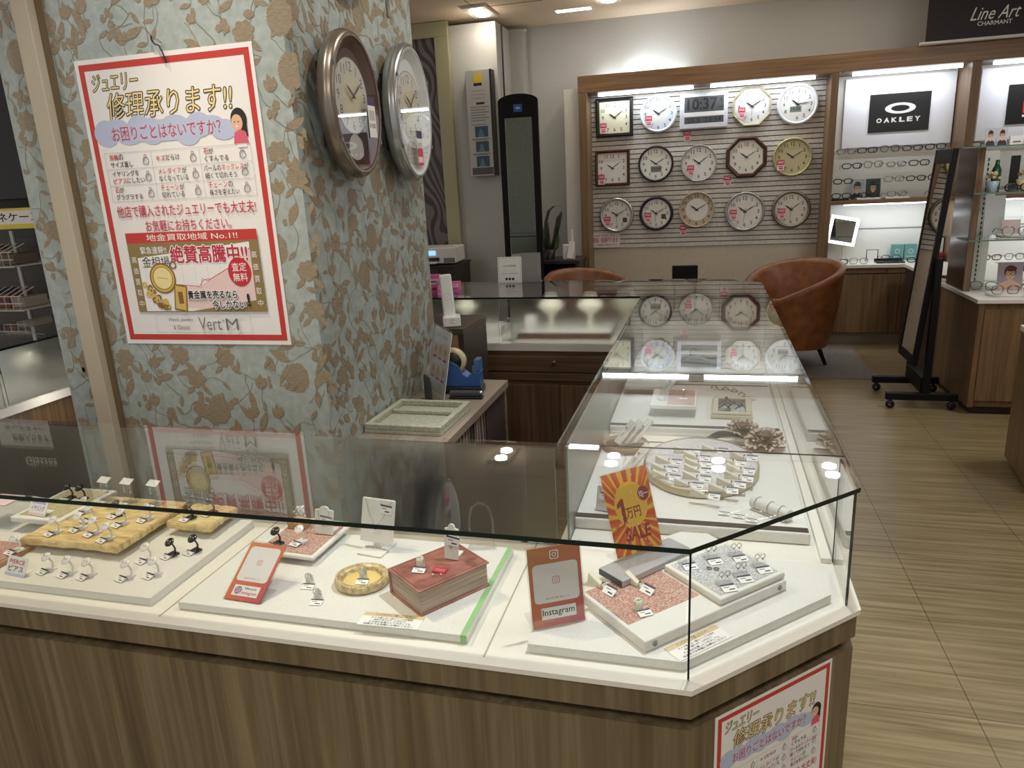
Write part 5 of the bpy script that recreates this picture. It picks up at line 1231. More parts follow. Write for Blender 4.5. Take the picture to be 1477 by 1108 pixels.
# ------------------------------------------------------------------ the repair poster (A1 on the column, A3 on the cut corner)
def repair_poster(name, label, o, ux, k):
    t = thing('poster', label, 'poster', o)
    M_ = frame_matrix((0, 0, 0), ux, (0, 0, 1)) @ Matrix.Scale(k, 4)
    b = MB(); b.M = M_; b.box(0, 0, -.0012, .594, .841, 0); b.obj('sheet', PAPER, t)
    p = Print(); T = p.text
    def O(c, x0, y0, x1, y1, m, w, shear=0):   # the lettering's outline: the same letters set around each other
        for i in range(8): T(c, x0 + w * math.cos(i * PI / 4), y0 + w * math.sin(i * PI / 4), x1 + w * math.cos(i * PI / 4), y1 + w * math.sin(i * PI / 4), m, 0, shear)
    p.frame(.013, .013, .583, .828, .018, REDP)
    O('ジュエリー', .05, .752, .21, .798, INK, .0022, .2); T('ジュエリー', .05, .752, .21, .798, GOLDINK, 0, .2)
    O('修理承ります!!', .09, .672, .512, .745, INK, .0026, .18); T('修理承ります!!', .09, .672, .512, .745, GOLDINK, 0, .18)
    for i in range(11):
        q = i / 10; x = .07 + .4 * q; p.disc(x, .636 + .014 * math.sin(i * 2.4), .044, CLOUD, .03 + .008 * math.cos(i * 1.7), 24)
    p.n += 1; p.disc(.27, .634, .2, CLOUD, .03); p.n += 1
    T('お困りごとはないですか？', .088, .612, .462, .653, mat('dusty crimson', s2l(192, 56, 74), .5), .006)
    # small standing figure
    p.disc(.522, .645, .026, HAIRB, .032); p.disc(.515, .638, .018, SKIN, .022); p.rect(.535, .60, .546, .64, HAIRB); p.poly([(.497, .582), (.545, .582), (.54, .612), (.522, .62), (.503, .612)], mat('pink sweater', s2l(216, 96, 116), .5)); p.rect(.506, .572, .538, .582, PAPER)
    p.disc(.508, .64, .002, INK, n=8); p.disc(.52, .64, .002, INK, n=8); p.disc(.514, .628, .0045, PAPER, .002, 10)
    # grid of services
    gx = [.048, .212, .377, .548]; gy = [.44, .487, .534, .581]
    for x in gx: p.line([(x, gy[0]), (x, gy[3])], .0012, LGREY)
    for y in gy: p.line([(gx[0], y), (gx[3], y)], .0012, LGREY)
    cells = [(('指輪', 'の'), 'サイズ直し'), (('キズ', 'だらけ'), None), (('石', 'が'), 'くすんでる'), ((None, 'イヤリングを'), ('ピアス', 'にしたい')), (('メレダイア', 'が'), 'なくなっている'), (('', 'パールの'), ('ネックレスが', None, '細くて切れそう')), (('石', 'が'), 'グラグラする'), (('チェーン', 'が'), '切れている'), (('チェーン', 'の'), '長さを変えたい')]
    ch = .0165
    def run(parts, x, y, mx):
        n = sum(len(a) for a, _ in parts if a); w = min(ch, mx / max(n, 1))
        for a, m in parts:
            if a: T(a, x, y, x + w * len(a) * .96, y + ch, m, .006); x += w * len(a)
    for i, (a, c) in enumerate(cells):
        X, Y = gx[i % 3] + .016, gy[2 - i // 3]
        l1 = [(a[0], REDP), (a[1], INK)]
        if c is None: run(l1, X, Y + .016, .1)
        elif i == 5: run([('パールの', INK), ('ネックレス', REDP), ('が', INK)], X - .008, Y + .026, .15); run([('細くて切れそう', INK)], X - .006, Y + .005, .11)
        elif i == 3: run([('イヤリングを', INK)], X, Y + .026, .1); run([('ピアス', REDP), ('にしたい', INK)], X, Y + .005, .115)
        else: run(l1, X, Y + .026, .1); run([(c, INK)], X, Y + .005, .105)
        ix, iy = gx[i % 3] + .143, Y + .022
        p.ring(ix, iy - .003, .0085, .0105, GREYINK, .0095, .0115, 20); p.disc(ix, iy + .011, .005, LGREY, .004, 8); p.ring(ix, iy + .011, .004, .0052, GREYINK, n=8)
        p.line([(ix - .011, iy - .012), (ix - .004, iy + .004), (ix + .002, iy - .01)], .001, GREYINK)
    T('他店で購入されたジュエリーでも大丈夫!', .056, .392, .54, .427, CRIM, .006); T('お気軽にお持ちください。', .15, .348, .45, .382, CRIM, .006)
    p.rect(.07, .103, .53, .315, OLIVE); p.rect(.07, .315, .53, .346, REDP); T('地金買取地域 No.1!!', .145, .32, .465, .341, PAPER, .006)
    p.poly([(.1, .27), (.5, .31), (.498, .137), (.27, .105), (.1, .105)], PAPER); 
    for q in range(9): p.line([(.12 + q * .045, .28), (.12 + q * .045, .13)], .0008, LGREY); p.same()
    p.n += 1
    p.poly([(.22, .185), (.3, .178), (.335, .195), (.41, .23), (.5, .29), (.498, .137), (.3, .11), (.22, .12)], PINKW)
    p.line([(.23, .187), (.31, .18), (.322, .2), (.345, .2), (.42, .235), (.5, .292)], .0022, CRIM)
    for x, y in ((.31, .18), (.322, .2), (.34, .2)): p.disc(x, y, .004, PAPER); p.ring(x, y, .003, .0045, CRIM, n=14)
    T('緊急速報!!', .115, .282, .21, .304, PAPER, .01); O('金相場', .115, .24, .215, .274, PAPER, .0022); T('金相場', .115, .24, .215, .274, INK, .004)
    O('絶賛高騰中!!', .222, .252, .49, .304, PAPER, .004); O('絶賛高騰中!!', .222, .252, .49, .304, CRIM, .0011)
    p.disc(.455, .222, .039, mat('badge red', s2l(196, 40, 56), .5), .043); T('査定', .43, .224, .48, .25, PAPER, .008); T('無料', .43, .194, .48, .219, PAPER, .008)
    for i, c in enumerate('高価買取中'): T(c, .078, .255 - i * .034, .096, .275 - i * .034, PAPER, .003); T(c, .503, .262 - i * .036, .521, .282 - i * .036, PAPER, .003)
    
    GP = [mat('print gold', s2l(212, 182, 92), .4), mat('print dark gold', s2l(132, 98, 40), .45), mat('print pale gold', s2l(238, 222, 160), .4)]
    p.disc(.18, .207, .047, GP[1]); p.disc(.18, .207, .042, GP[0]); p.disc(.181, .208, .033, GP[2]); p.ring(.18, .207, .034, .036, GP[1]); p.line([(.162, .21), (.2, .205)], .003, GP[0]); p.ring(.225, .247, .008, .012, GP[1], n=16)
    p.poly([(.205, .11), (.25, .102), (.262, .182), (.218, .19)], GP[1]); p.poly([(.21, .114), (.247, .107), (.258, .178), (.221, .185)], GP[0]); p.rect(.226, .128, .243, .165, GP[1])
    R = random.Random(1)
    for k in range(26): q = k / 25; p.ring(.118 + .06 * q + R.uniform(-.012, .012), .18 - .065 * q + R.uniform(-.012, .012), .004, .009, GP[k % 2], n=12)
    O('貴金属を売るなら', .262, .143, .436, .168, PAPER, .0032); O('貴金属を売るなら', .262, .143, .436, .168, INK, .0006); O('今しかない', .345, .112, .46, .138, PAPER, .0032); O('今しかない', .345, .112, .46, .138, INK, .0006); T('!', .468, .118, .478, .158, INK, .02)
    p.frame(.128, .038, .47, .095, .001, LGREY); T('Watch, jewelry', .175, .07, .265, .084, GREYINK); T('& Glasses', .19, .047, .25, .061, GREYINK); T('Vert', .285, .046, .365, .086, GREYINK, -.004); T('+', .37, .07, .378, .079, GREYINK); T('M', .382, .046, .425, .082, GREYINK); T('ヴェルム', .33, .084, .36, .09, LGREY)
    p.obj('print', t, M_ @ Matrix.Translation((0, 0, .0003))); return t
repair_poster('poster', 'large red framed jewellery repair poster on the papered column', (-1.783, CY0 - .0022, 1.068), (1, 0, 0), 1.0)
q7 = Vector((.29 + .008, .28 - .0, 0)).normalized()
repair_poster('poster', 'smaller red framed repair poster on the wooden cut corner of the counter', (.0 + .054 * .715 + .0085, .054 * .69 - .0135 + .0035, .192), (.298, .288, 0), .5)
# clear hook hanging over the poster
t = thing('ceiling_hook_wire', 'bent black wire hook holding the poster top on the column', 'hook', (-1.475, CY0 - .004, 1.905))
b = MB(); b.tube([(.012, -.003, -.028), (.006, -.006, 0), (.0, -.008, .018), (-.012, -.01, .022), (-.02, -.01, .034), (-.018, -.01, .044)], .0022, 6); b.obj('wire', BLACK, t); b = MB(); b.sphere((.0, -.004, .02), .007, 8); b.obj('pin', ACRYL, t)
# column clocks
def column_clock(y, z, w, h, rim, dark, label, hm, tagp):
    t = thing('wall_clock', label, 'clock', (CX1 + .001, y, z), PI / 2, 'large clocks on the column side')
    MB().box(-w * .55, -.028, -h * .55, w * .55, 0, h * .55).obj('back_box', BLACK, t)
    loft_case('oval', w, h, [(.012, .028), (.004, .036), (0, .05), (0, .062), (.003, .064), (.003, .072), (.01, .08), (.016, .082), (.022, .08)], 72).obj('case', RIMS[rim], t)
    loft_case('oval', w - .022, h - .022, [(0, .08), (.006, .076), (.03, .06), (.034, .058)], 72).obj('inner_bezel', dark, t)
    dw_, dh = w - .03, h - .03
    p = Print(); p.poly(outline('oval', dw_, dh, 60), dark)
    cy = h * .12; r = w * .62
    p.disc(0, cy, r * 1.06, SILVER, n=48); p.disc(0, cy, r * 1.03, FACES['ivory'], n=48); p.disc(0, cy, r * .55, FACES['cream'], n=40)
    for k in range(1, 13):
        a = PI * k / 6; x, y_ = r * .82 * math.sin(a), cy + r * .82 * math.cos(a); tt = r * .13; p.text(str(k), x - tt * 1.3, y_ - tt, x + tt * 1.3, y_ + tt, NUM, -.004, keep=True); p.same()
    p.n += 1; p.disc(0, -h * .62, w * .3, FACES['grey'], n=32); p.ring(0, -h * .62, w * .28, w * .3, SILVER, n=32)
    p.obj('dial', t, None, (0, -.059, 0), (UP, 0, 0))
    hands_mb(r * 1.05, r * 1.05, hm, None, HAND).obj('hands', t, None, (0, -.0665, cy), (UP, 0, 0))
    b = MB(); b.M = Matrix.Translation((0, -.078, 0)) @ Matrix.Rotation(UP, 4, 'X'); b.poly([(x, y_, 0) for x, y_ in outline('oval', w - .021, h - .021, 60)]); b.obj('cover_glass', CLOCKG, t)
    for a in (.55, 2.6, 3.7, 5.75):
        b = MB(); b.box((w - .012) * math.cos(a) - .005, -.0835, (h - .012) * math.sin(a) - .006, (w - .012) * math.cos(a) + .005, -.08, (h - .012) * math.sin(a) + .006); b.obj('clip', STEEL, t)
    p = Print(); p.rect(-.026, -.06, .026, .06, PAPER); p.rect(-.026, .034, .026, .06, PURPLE); p.rect(-.02, -.01, .02, .02, LGREY); p.text('¥19,800', -.02, -.035, .02, -.018, INK, .01)
    if rim == 'pewter': p.rect(-.026, -.06, .026, -.0, TAGRED); p.rect(-.022, -.05, .022, -.03, TAGPINK)
    p.obj('price_tag', t, None, (tagp[0], -.0805, tagp[1]), (UP, 0, 0))
    return t
column_clock(1.085, 1.755, .165, .212, 'bronze', RIMS['brown'], 'oval bronze cased wall clock, nearer one on the column side', (10, 9), (.085, -.03))
column_clock(1.535, 1.765, .172, .232, 'pewter', RIMS['white'], 'oval silver cased wall clock, farther one on the column side', (10, 8), (.02, -.12))
t = thing('wall_clock', 'round dark clock above the bronze one, mostly cut by the picture top', 'clock', (CX1 + .001, 1.23, 2.26), PI / 2, 'large clocks on the column side')
loft_case('round', .15, .15, [(.004, 0), (0, .01), (0, .05), (.006, .058), (.02, .056), (.03, .05)]).obj('case', RIMS['pewter'], t)
b = MB(); b.M = Matrix.Translation((0, -.05, 0)) @ Matrix.Rotation(UP, 4, 'X'); b.poly([(x, y_, 0) for x, y_ in outline('round', .122, .122)]); b.obj('dial', BGLOSS, t)
b = MB(); b.box(-.012, -.004, -.1, .012, 0, .1); t = b.obj('wall_bracket', STEEL, None, (CX1 + .001, 1.555, 2.19), (0, 0, PI / 2)); tag(t, 'narrow grey metal bracket strip on the column side above the silver clock', 'bracket')

# ------------------------------------------------------------------ staff side
SHELFM = wood('grey oak laminate', s2l(118, 106, 92), s2l(142, 130, 114), s2l(158, 146, 130), 'y')
t = thing('staff_shelf', 'grey oak staff shelf against the column, curtain under it', 'shelf', (0, 0, 0))
MB().box(-1.088, .98, .69, -.775, 1.745, .72).obj('top', SHELFM, t, bevel=.001)
MB().box(-1.088, .98, .02, -1.06, 1.745, .69).obj('back_panel', SHELFM, t); MB().box(-1.06, 1.72, .02, -.785, 1.744, .69).obj('end_panel', SHELFM, t)
t = thing('curtain', 'striped brown curtain hanging under the staff shelf', 'curtain', (-.79, 1.1, 0))
def stripe_mat():
    m, N, L, b = nm('striped cloth')
    wv = N.new('ShaderNodeTexWave'); wv.bands_direction = 'Y'; wv.inputs['Scale'].default_value = 9; wv.inputs['Distortion'].default_value = 2.5; wv.inputs['Detail'].default_value = 0; wv.inputs['Detail Scale'].default_value = .6
    L.new(texco(N, L, (1, 1, .22)), wv.inputs['Vector'])
    r = ramp(N, [(.0, s2l(34, 28, 26)), (.34, s2l(44, 36, 32)), (.38, s2l(142, 126, 110)), (.8, s2l(156, 140, 124)), (.9, s2l(70, 56, 50))]); L.new(wv.outputs['Color'], r.inputs['Fac']); L.new(r.outputs['Color'], b.inputs['Base Color']); b.inputs['Roughness'].default_value = .9
    return m
def cloth(y0, y1, m, t):
    b = MB(); V = []; F = []; n = 60
    for i in range(n + 1):
        y = y0 + (y1 - y0) * i / n
        for z in (.03, .35, .685): V.append((.006 * math.sin(i * 1.25) * (1.6 - z), y, z))
    for i in range(n):
        for j in range(2): F.append((i * 3 + j, i * 3 + j + 3, i * 3 + j + 4, i * 3 + j + 1))
    b.add(V, F, 0, True); b.obj('cloth_panel', m, t)
cloth(-.11, .36, stripe_mat(), t); cloth(.365, .61, mat('plain brown cloth', s2l(72, 60, 54), .9), t)
t = thing('jewellery_tray', 'empty pale green velvet jewellery tray on the staff shelf', 'tray', (-.945, 1.19, .7204), -.02)
VEL = noise_mat('pale green velvet', [(.4, s2l(158, 158, 138)), (.6, s2l(176, 176, 156))], (90, 90, 90), .85, 3)
MB().box(-.138, -.148, 0, .138, .148, .012).obj('base', VEL, t, bevel=.002)
b = MB(); b.box(-.138, -.148, .012, .138, -.128, .032); b.box(-.138, .128, .012, .138, .148, .032); b.box(-.138, -.128, .012, -.118, .128, .032); b.box(.118, -.128, .012, .138, .128, .032); b.obj('rim', VEL, t, bevel=.003); MB().box(-.118, .03, .0122, .118, .048, .026).obj('divider', VEL, t, bevel=.003)
# menu in acrylic, leaning on the column
t = thing('price_chart', 'printed gold price chart in a clear holder leaning by the column', 'sign', (-1.0, 1.5, .7204), (0, 0, -.9))
M_ = Matrix.Rotation(-.2, 4, 'X'); b = MB(); b.M = M_; b.box(-.1, -.003, 0, .1, -.0005, .26); b.obj('sheet', PAPER, t); b = MB(); b.M = M_; b.box(-.105, -.006, 0, .105, -.0045, .27); b.obj('cover', ACRYL, t)
p = Print(); p.text('金・プラチナ買取価格', -.06, .225, .06, .24, GREYINK)
for i in range(3):
    for j in range(2): p.rect(-.085 + i * .06, .06 + j * .08, -.04 + i * .06, .12 + j * .08, TAGPINK); p.disc(-.062 + i * .06, .1 + j * .08, .014, MATS['print gold']); p.rect(-.085 + i * .06, .062 + j * .08, -.045 + i * .06, .07 + j * .08, CRIM)
for i in range(4): p.rect(-.08, .016 + i * .01, .06, .02 + i * .01, LGREY)
p.obj('print', t, M_ @ Matrix.Translation((0, -.0032, 0)) @ Matrix.Rotation(UP, 4, 'X'))
b = MB(); P = [(-.045, 0), (.045, 0), (.045, .085), (.035, .1), (-.035, .1), (-.045, .085)]; n = 6
b.add([(x, -.002, z) for x, z in P] + [(x, .002, z) for x, z in P], [tuple(range(6)), tuple(reversed(range(6, 12)))] + [(k, 6 + k, 6 + (k + 1) % 6, (k + 1) % 6) for k in range(6)])
t = thing('bookend', 'dark smoky plastic bookend before the price chart', 'bookend', (-1.0, 1.42, .7204), (0, 0, -.9)); b.obj('upright', mat('smoky plastic', s2l(58, 60, 64), .3), t); MB().box(-.04, -.06, 0, .04, -.0025, .002).obj('foot', MATS['smoky plastic'], t)
# tape dispenser
BLU = mat('blue plastic', s2l(52, 92, 152), .35); BLUD = mat('clear blue plastic', s2l(72, 108, 158), .25)
t = thing('tape_dispenser', 'blue tape dispenser with clear tape roll on the staff shelf', 'tape dispenser', (-.91, 1.56, .7204), .06)
PR = [(-.085, .0), (.08, .0), (.08, .06), (.06, .062), (.048, .045), (.03, .04), (.012, .052), (-.005, .085), (-.03, .1), (-.062, .1), (-.08, .088), (-.085, .06)]
n = len(PR); b = MB(); b.add([(x, -.03, z + .028) for x, z in PR] + [(x, .03, z + .028) for x, z in PR], [tuple(range(n)), tuple(reversed(range(n, 2 * n)))] + [(k, n + k, n + (k + 1) % n, (k + 1) % n) for k in range(n)]); b.obj('body', BLU, t, bevel=.003)
MB().box(-.09, -.036, 0, .085, .036, .0275).obj('base', mat('dark blue base', s2l(36, 40, 50), .4), t, bevel=.004)
b = MB(); b.M = Matrix.Translation((-.03, -.02, .125)) @ Matrix.Rotation(-UP, 4, 'X'); b.lathe([(.038, 0), (.052, 0), (.052, .03), (.038, .03), (.038, 0)], 40, cap=False); b.obj('tape_roll', mat('amber tape', s2l(206, 190, 150), .3), t)
b = MB(); b.M = Matrix.Translation((-.03, -.024, .125)) @ Matrix.Rotation(-UP, 4, 'X'); b.lathe([(0, 0), (.036, 0), (.036, .04), (0, .04)], 30); b.obj('hub', BLACK, t)
b = MB(); b.box(.058, -.026, .09, .08, .026, .135); b.box(.05, -.026, .085, .062, .026, .11); b.obj('cutter', BLUD, t, bevel=.002)
t = thing('stapler_box', 'dark grey stapler lying before the tape dispenser', 'stapler', (-.87, 1.47, .7204), .08); MB().box(-.06, -.016, 0, .07, .016, .01).obj('base', BLACK, t, bevel=.003); MB().box(-.06, -.013, .0102, .06, .013, .03).obj('arm', mat('grey rubber', s2l(66, 66, 68), .5), t, bevel=.005); b = MB(); b.sphere((.062, 0, .022), .009, 12); b.obj('knob', SILVER, t)
# dark cabinet and phone
t = thing('side_cabinet', 'dark brown open cabinet behind the staff shelf', 'cabinet', (0, 0, 0))
CABW = wood('dark oak', s2l(48, 37, 30), s2l(62, 49, 41), s2l(76, 62, 52), 'y')
MB().box(-1.5, 1.77, .905, -.965, 2.1, .93).obj('top', CABW, t, bevel=.001); MB().box(-.99, 1.772, .02, -.966, 2.098, .904).obj('side_panel', DWOOD, t); MB().box(-1.5, 2.08, .02, -.991, 2.098, .904).obj('back_panel', CABW, t)
b = MB(); b.box(-1.5, 1.775, .02, -1.45, 2.08, .904); b.obj('side_panel', CABW, t); MB().box(-1.449, 1.78, .6, -.991, 2.079, .62).obj('shelf', mat('raw board', s2l(136, 110, 76), .6), t); MB().box(-1.03, 1.773, .02, -.991, 1.778, .904).obj('edge_strip', MATS['raw board'], t)
t = thing('cordless_phone', 'white cordless phone standing in its cradle on the dark cabinet', 'phone', (-1.04, 1.84, .9304), .35)
WPL = mat('glossy white plastic', s2l(228, 228, 224), .25)
MB().box(-.036, -.04, 0, .04, .04, .045).obj('cradle', WPL, t, bevel=.006); hs = MB().box(-.026, -.012, 0, .026, .014, .2).obj('handset', WPL, t, (-.004, .0, .02), (-.06, -.05, 0), .008, 3)
p = Print(); p.frame(-.012, .09, .012, .12, .0015, LGREY); p.obj('button', hs, None, (0, -.0123, 0), (UP, 0, 0)); p = Print(); p.ring(0, 0, .007, .009, GREYINK, a0=.5, a1=5.4); p.obj('emblem', t, None, (.005, -.0403, .024), (UP, 0, 0))

# ------------------------------------------------------------------ back left: framed panel, sign, printer, standing mirror
t = thing('framed_panel', 'dark wave patterned wall panel in a sage green frame', 'wall panel', (0, 0, 0))
SAGE = mat('sage gilt frame', s2l(176, 172, 140), .45, .05)
b = MB(); b.box(-3.6, 5.45, 2.772, -2.212, 5.499, 2.895); b.box(-2.338, 5.45, .5, -2.212, 5.499, 2.7718); b.box(-3.6, 5.45, .5, -3.47, 5.499, 2.7718); b.obj('frame', SAGE, t, bevel=.003)
def wave_mat():
    m, N, L, b = nm('wavy dark paper')
    wv = N.new('ShaderNodeTexWave'); wv.bands_direction = 'X'; wv.inputs['Scale'].default_value = 5.2; wv.inputs['Distortion'].default_value = 11; wv.inputs['Detail'].default_value = 0; wv.inputs['Detail Scale'].default_value = 1.0
    L.new(texco(N, L, (1, 1, .62), rot=(0, .5, 0)), wv.inputs['Vector'])
    r = ramp(N, [(.44, s2l(70, 64, 66)), (.52, s2l(118, 110, 110))]); L.new(wv.outputs['Color'], r.inputs['Fac']); L.new(r.outputs['Color'], b.inputs['Base Color']); b.inputs['Roughness'].default_value = .45
    return m
MB().box(-3.47, 5.47, .5, -2.338, 5.498, 2.772).obj('panel', wave_mat(), t)
t = thing('lens_sign', 'tall silver information sign with yellow triangle and three photos', 'sign', (-1.94, 5.4, 1.59))
MB().box(-.115, 0, 0, .1, .098, .88).obj('board', mat('sign silver', s2l(186, 184, 182), .4, .2), t, bevel=.002); MB().box(.1002, 0, 0, .118, .098, .88).obj('side', BLACK, t)
p = Print(); YL = mat('sign yellow', s2l(212, 188, 44), .5); p.poly([(-.05, .78), (.035, .78), (.03, .86), (-.03, .85)], YL); p.rect(-.045, .752, .03, .775, INK)
for i in range(3): p.rect(-.07, .71 - i * .03, .05, .714 - i * .03, GREYINK)
p.rect(-.03, .6, .045, .618, INK)
for i in range(6): p.rect(-.085, .575 - i * .022, .08 - (i % 2) * .03, .582 - i * .022, GREYINK)
PB = mat('sign photo blue', s2l(58, 88, 112), .5); PB2 = mat('sign photo teal', s2l(98, 132, 148), .5)
for i in range(3): y = .33 - i * .125; p.rect(-.055, y, .065, y + .09, PB); p.poly([(-.03, y), (.03, y), (.01, y + .06), (-.01, y + .07)], PB2); p.rect(-.085, y - .02, .08, y - .013, GREYINK); p.rect(-.085, y + .1, .05, y + .106, GREYINK)
p.rect(-.1, .012, .095, .072, mat('sign footer', s2l(92, 88, 88), .5)); p.obj('print', t, None, (0, -.0004, 0), (UP, 0, 0))
t = thing('standing_mirror', 'tall black arched standing mirror before the grey wall', 'mirror', (-1.52, 5.1, 0), .085)
P = [(-.165, 0), (.165, 0), (.165, 2.12)] + [(.165 * math.cos(PI * k / 14), 2.12 + .055 * math.sin(PI * k / 14)) for k in range(1, 14)] + [(-.165, 2.12)]
n = len(P); b = MB(); b.add([(x, -.02, z) for x, z in P] + [(x, .02, z) for x, z in P], [tuple(range(n)), tuple(reversed(range(n, 2 * n)))] + [(k, n + k, n + (k + 1) % n, (k + 1) % n) for k in range(n)]); fr = b.obj('frame', BLACKM, t, (0, 0, .04))
MB().box(-.112, -.024, .3, .112, -.0205, 2.03).obj('mirror_glass', MIRROR, t, bevel=.001)
MB().box(-.22, -.2, 0, .22, .2, .039).obj('base', BLACKM, t, bevel=.006)
p = Print(); p.rect(-.036, -.03, .036, .03, mat('label blue', s2l(46, 106, 178), .4)); p.disc(0, 0, .02, mat('label light', s2l(170, 196, 222), .4), .01); p.obj('label_sticker', t, None, (0, -.0204, 2.105), (UP, 0, 0))
DC = DWOOD
t = thing('low_cabinet', 'dark brown low cabinet under the white printer', 'cabinet', (-2.37, 5.2, 0))
MB().box(-.3, -.22, .02, .24, .22, .83).obj('body', DC, t); MB().box(-.31, -.23, .8302, .25, .23, .85).obj('top', DC, t, bevel=.002)
for z in (.52, .68): MB().box(-.27, -.228, z, .1, -.2202, z + .14).obj('drawer', CABW, t, bevel=.002)
t = thing('printer', 'white inkjet printer with small lit screen', 'printer', (-2.33, 5.16, .8503), .08)
MB().box(-.21, -.17, .01, .2, .17, .15).obj('body', WPL, t, bevel=.012); MB().box(-.14, -.178, .035, .05, -.1702, .065).obj('paper_slot', BLACK, t); MB().box(-.2, -.25, .018, .04, -.171, .03).obj('output_tray', WPL, t, bevel=.003); MB().box(-.05, -.175, .085, .02, -.1702, .125).obj('screen', mat('printer screen', s2l(90, 150, 220), .3, emit=(.3, .6, 1), es=1.2), t)
b = MB(); b.lathe([(.008, 0), (.008, .003), (0, .003)], 14); b.obj('button', STEEL, t, (-.12, -.1705, .105), (UP, 0, 0)); MB().box(.09, -.1725, .02, .19, -.1703, .06).obj('ink_window', GREYINK, t)
# console, plant, leaflets
t = thing('console_table', 'dark console table at the back wall with papers', 'table', (-1.28, 5.53, 0))
MB().box(-.2, -.2, .8, .2, .2, .83).obj('top', DC, t, bevel=.002); MB().box(-.19, -.19, .02, -.16, .19, .7998).obj('side_panel', DC, t); MB().box(.16, -.19, .02, .19, .19, .7998).obj('side_panel', DC, t); MB().box(-.159, .15, .02, .159, .18, .7998).obj('back_panel', DC, t)
t = thing('potted_plant', 'dark green snake plant with one long bent leaf on the console', 'plant', (-1.38, 5.46, .8303))
b = MB(); b.lathe([(.05, 0), (.06, .09), (.055, .09), (.05, .08), (0, .08)], 24); b.obj('pot', BLACK, t)
GRN = noise_mat('dark leaf', [(.4, s2l(34, 46, 30)), (.6, s2l(58, 72, 46))], (30, 30, 6), .45, 3); GRB = noise_mat('leaf edge', [(.4, s2l(58, 72, 42)), (.6, s2l(86, 98, 60))], (30, 30, 6), .45, 3)
def blade(pts, w): 
    b = MB(); V = []; F = []; n = len(pts)
    for i, q in enumerate(pts):
        u = i / (n - 1); ww = w * (.5 + math.sin(PI * min(.98, u * .7 + .15)) * .7) * (1 - u ** 4) + .001; V += [(q[0] - ww, q[1], q[2]), (q[0], q[1] - .004, q[2]), (q[0] + ww, q[1], q[2])]
    for i in range(n - 1):
        for j in range(2): F.append((i * 3 + j, i * 3 + j + 1, i * 3 + j + 4, i * 3 + j + 3))
    b.add(V, F, 0, True); o = b.obj('leaf', GRN if len(pts) % 2 else GRB, t); s = o.modifiers.new('s', 'SOLIDIFY'); s.thickness = .002
blade([(-.02, 0, .06), (-.03, 0, .2), (-.02, 0, .33), (.01, 0, .43), (.06, 0, .47), (.1, 0, .47), (.13, 0, .475)], .012)
for dx, dz, ln in ((.03, .3, .06), (0, .26, -.01), (.05, .2, .05), (-.03, .24, -.02), (.02, .34, .1)): blade([(dx * .5, .01, .06), (dx + ln * .3, .01, dz * .5), (dx + ln * .7, 0, dz * .85), (dx + ln, 0, dz + .06)] + ([(dx + ln * 1.05, 0, dz + .09)] if dz > .25 else []), .017)
t = thing('leaflet_holder', 'white desk leaflet holder with papers beside the snake plant', 'holder', (-1.2, 5.45, .8303), .2); MB().box(-.05, -.04, 0, .06, .05, .13).obj('box', WPL, t, bevel=.006); MB().box(-.02, -.07, 0, .03, -.062, .15).obj('leaflet', PAPER, t, (0, 0, .002), (-.2, .2, 0)); MB().box(.03, .0, .131, .05, .01, .26).obj('leaflet', PAPER, t, (0, 0, 0), (0, .0, 0))

# ------------------------------------------------------------------ seating
LEA = noise_mat('cognac leather', [(.3, s2l(116, 68, 36)), (.7, s2l(146, 92, 52))], (14, 14, 14), .42, 4, .08)
def tub_chair(x, y, rot, label):
    t = thing('tub_chair', label, 'chair', (x, y, 0), rot, 'cognac leather tub chairs')
    b = MB(); n = 44; rows = []
    A0 = 2.82
    for i in range(n + 1):
        a = -A0 + 2 * A0 * i / n; u = abs(a) / A0
        top = .82 - .24 * min(1, u * 1.05) ** 2; rx, ry = .37, .34; fl = 1.0
        c, s = math.sin(a), math.cos(a)
        def pt(k, z): return (rx * k * c, ry * k * s, z)
        rows.append([pt(.76, .17), pt(.87, .3), pt(.96, .5), pt(1.02, top - .05), pt(1.05, top - .018), pt(1.0, top), pt(.92, top - .006), pt(.87, top - .04), pt(.8, .55), pt(.72, .36), pt(.62, .2)])
    m = len(rows[0]); V = [p for r in rows for p in r]; F = []
    for i in range(n):
        for j in range(m - 1): F.append((i * m + j, i * m + j + 1, (i + 1) * m + j + 1, (i + 1) * m + j))
    F.append(tuple(range(m))); F.append(tuple(reversed(range(n * m, n * m + m))))
    b.add(V, F, 0, True); b.obj('shell', LEA, t)
    b = MB(); b.lathe([(0, .16), (.23, .16), (.25, .3), (.265, .4), (.26, .435), (.2, .45), (0, .452)], 40, sy=.95); b.obj('seat', LEA, t)
    for sx in (-1, 1):
        for sy in (-1, 1): b = MB(); b.tube([(sx * .15, sy * .14, .17), (sx * .2, sy * .19, 0)], [.02, .012], 10); b.obj('leg', BLACKM, t)
    return t
tub_chair(.66, 4.98, -.85, 'cognac leather tub chair with its back to the eyewear counter')
tub_chair(-.86, 4.6, .9, 'cognac leather tub chair seen only as an arm behind the far counter')
t = thing('stool', 'black backrest of a low stool standing before the clock wall', 'stool', (-.16, 4.9, 0)); MB().box(-.1, 0, .66, .1, .03, .815).obj('backrest', BLACKM, t, bevel=.008); MB().box(-.19, -.36, .4, .19, 0, .46).obj('seat', BLACKM, t, bevel=.015)
for sx in (-1, 1):
    b = MB(); b.tube([(sx * .08, .015, .66), (sx * .08, .015, .43)], .009, 8); b.obj('back_post', BLACKM, t)
    for y in (-.33, -.03): b = MB(); b.tube([(sx * .17, y, .4), (sx * .18, y, 0)], .012, 8); b.obj('leg', BLACKM, t)

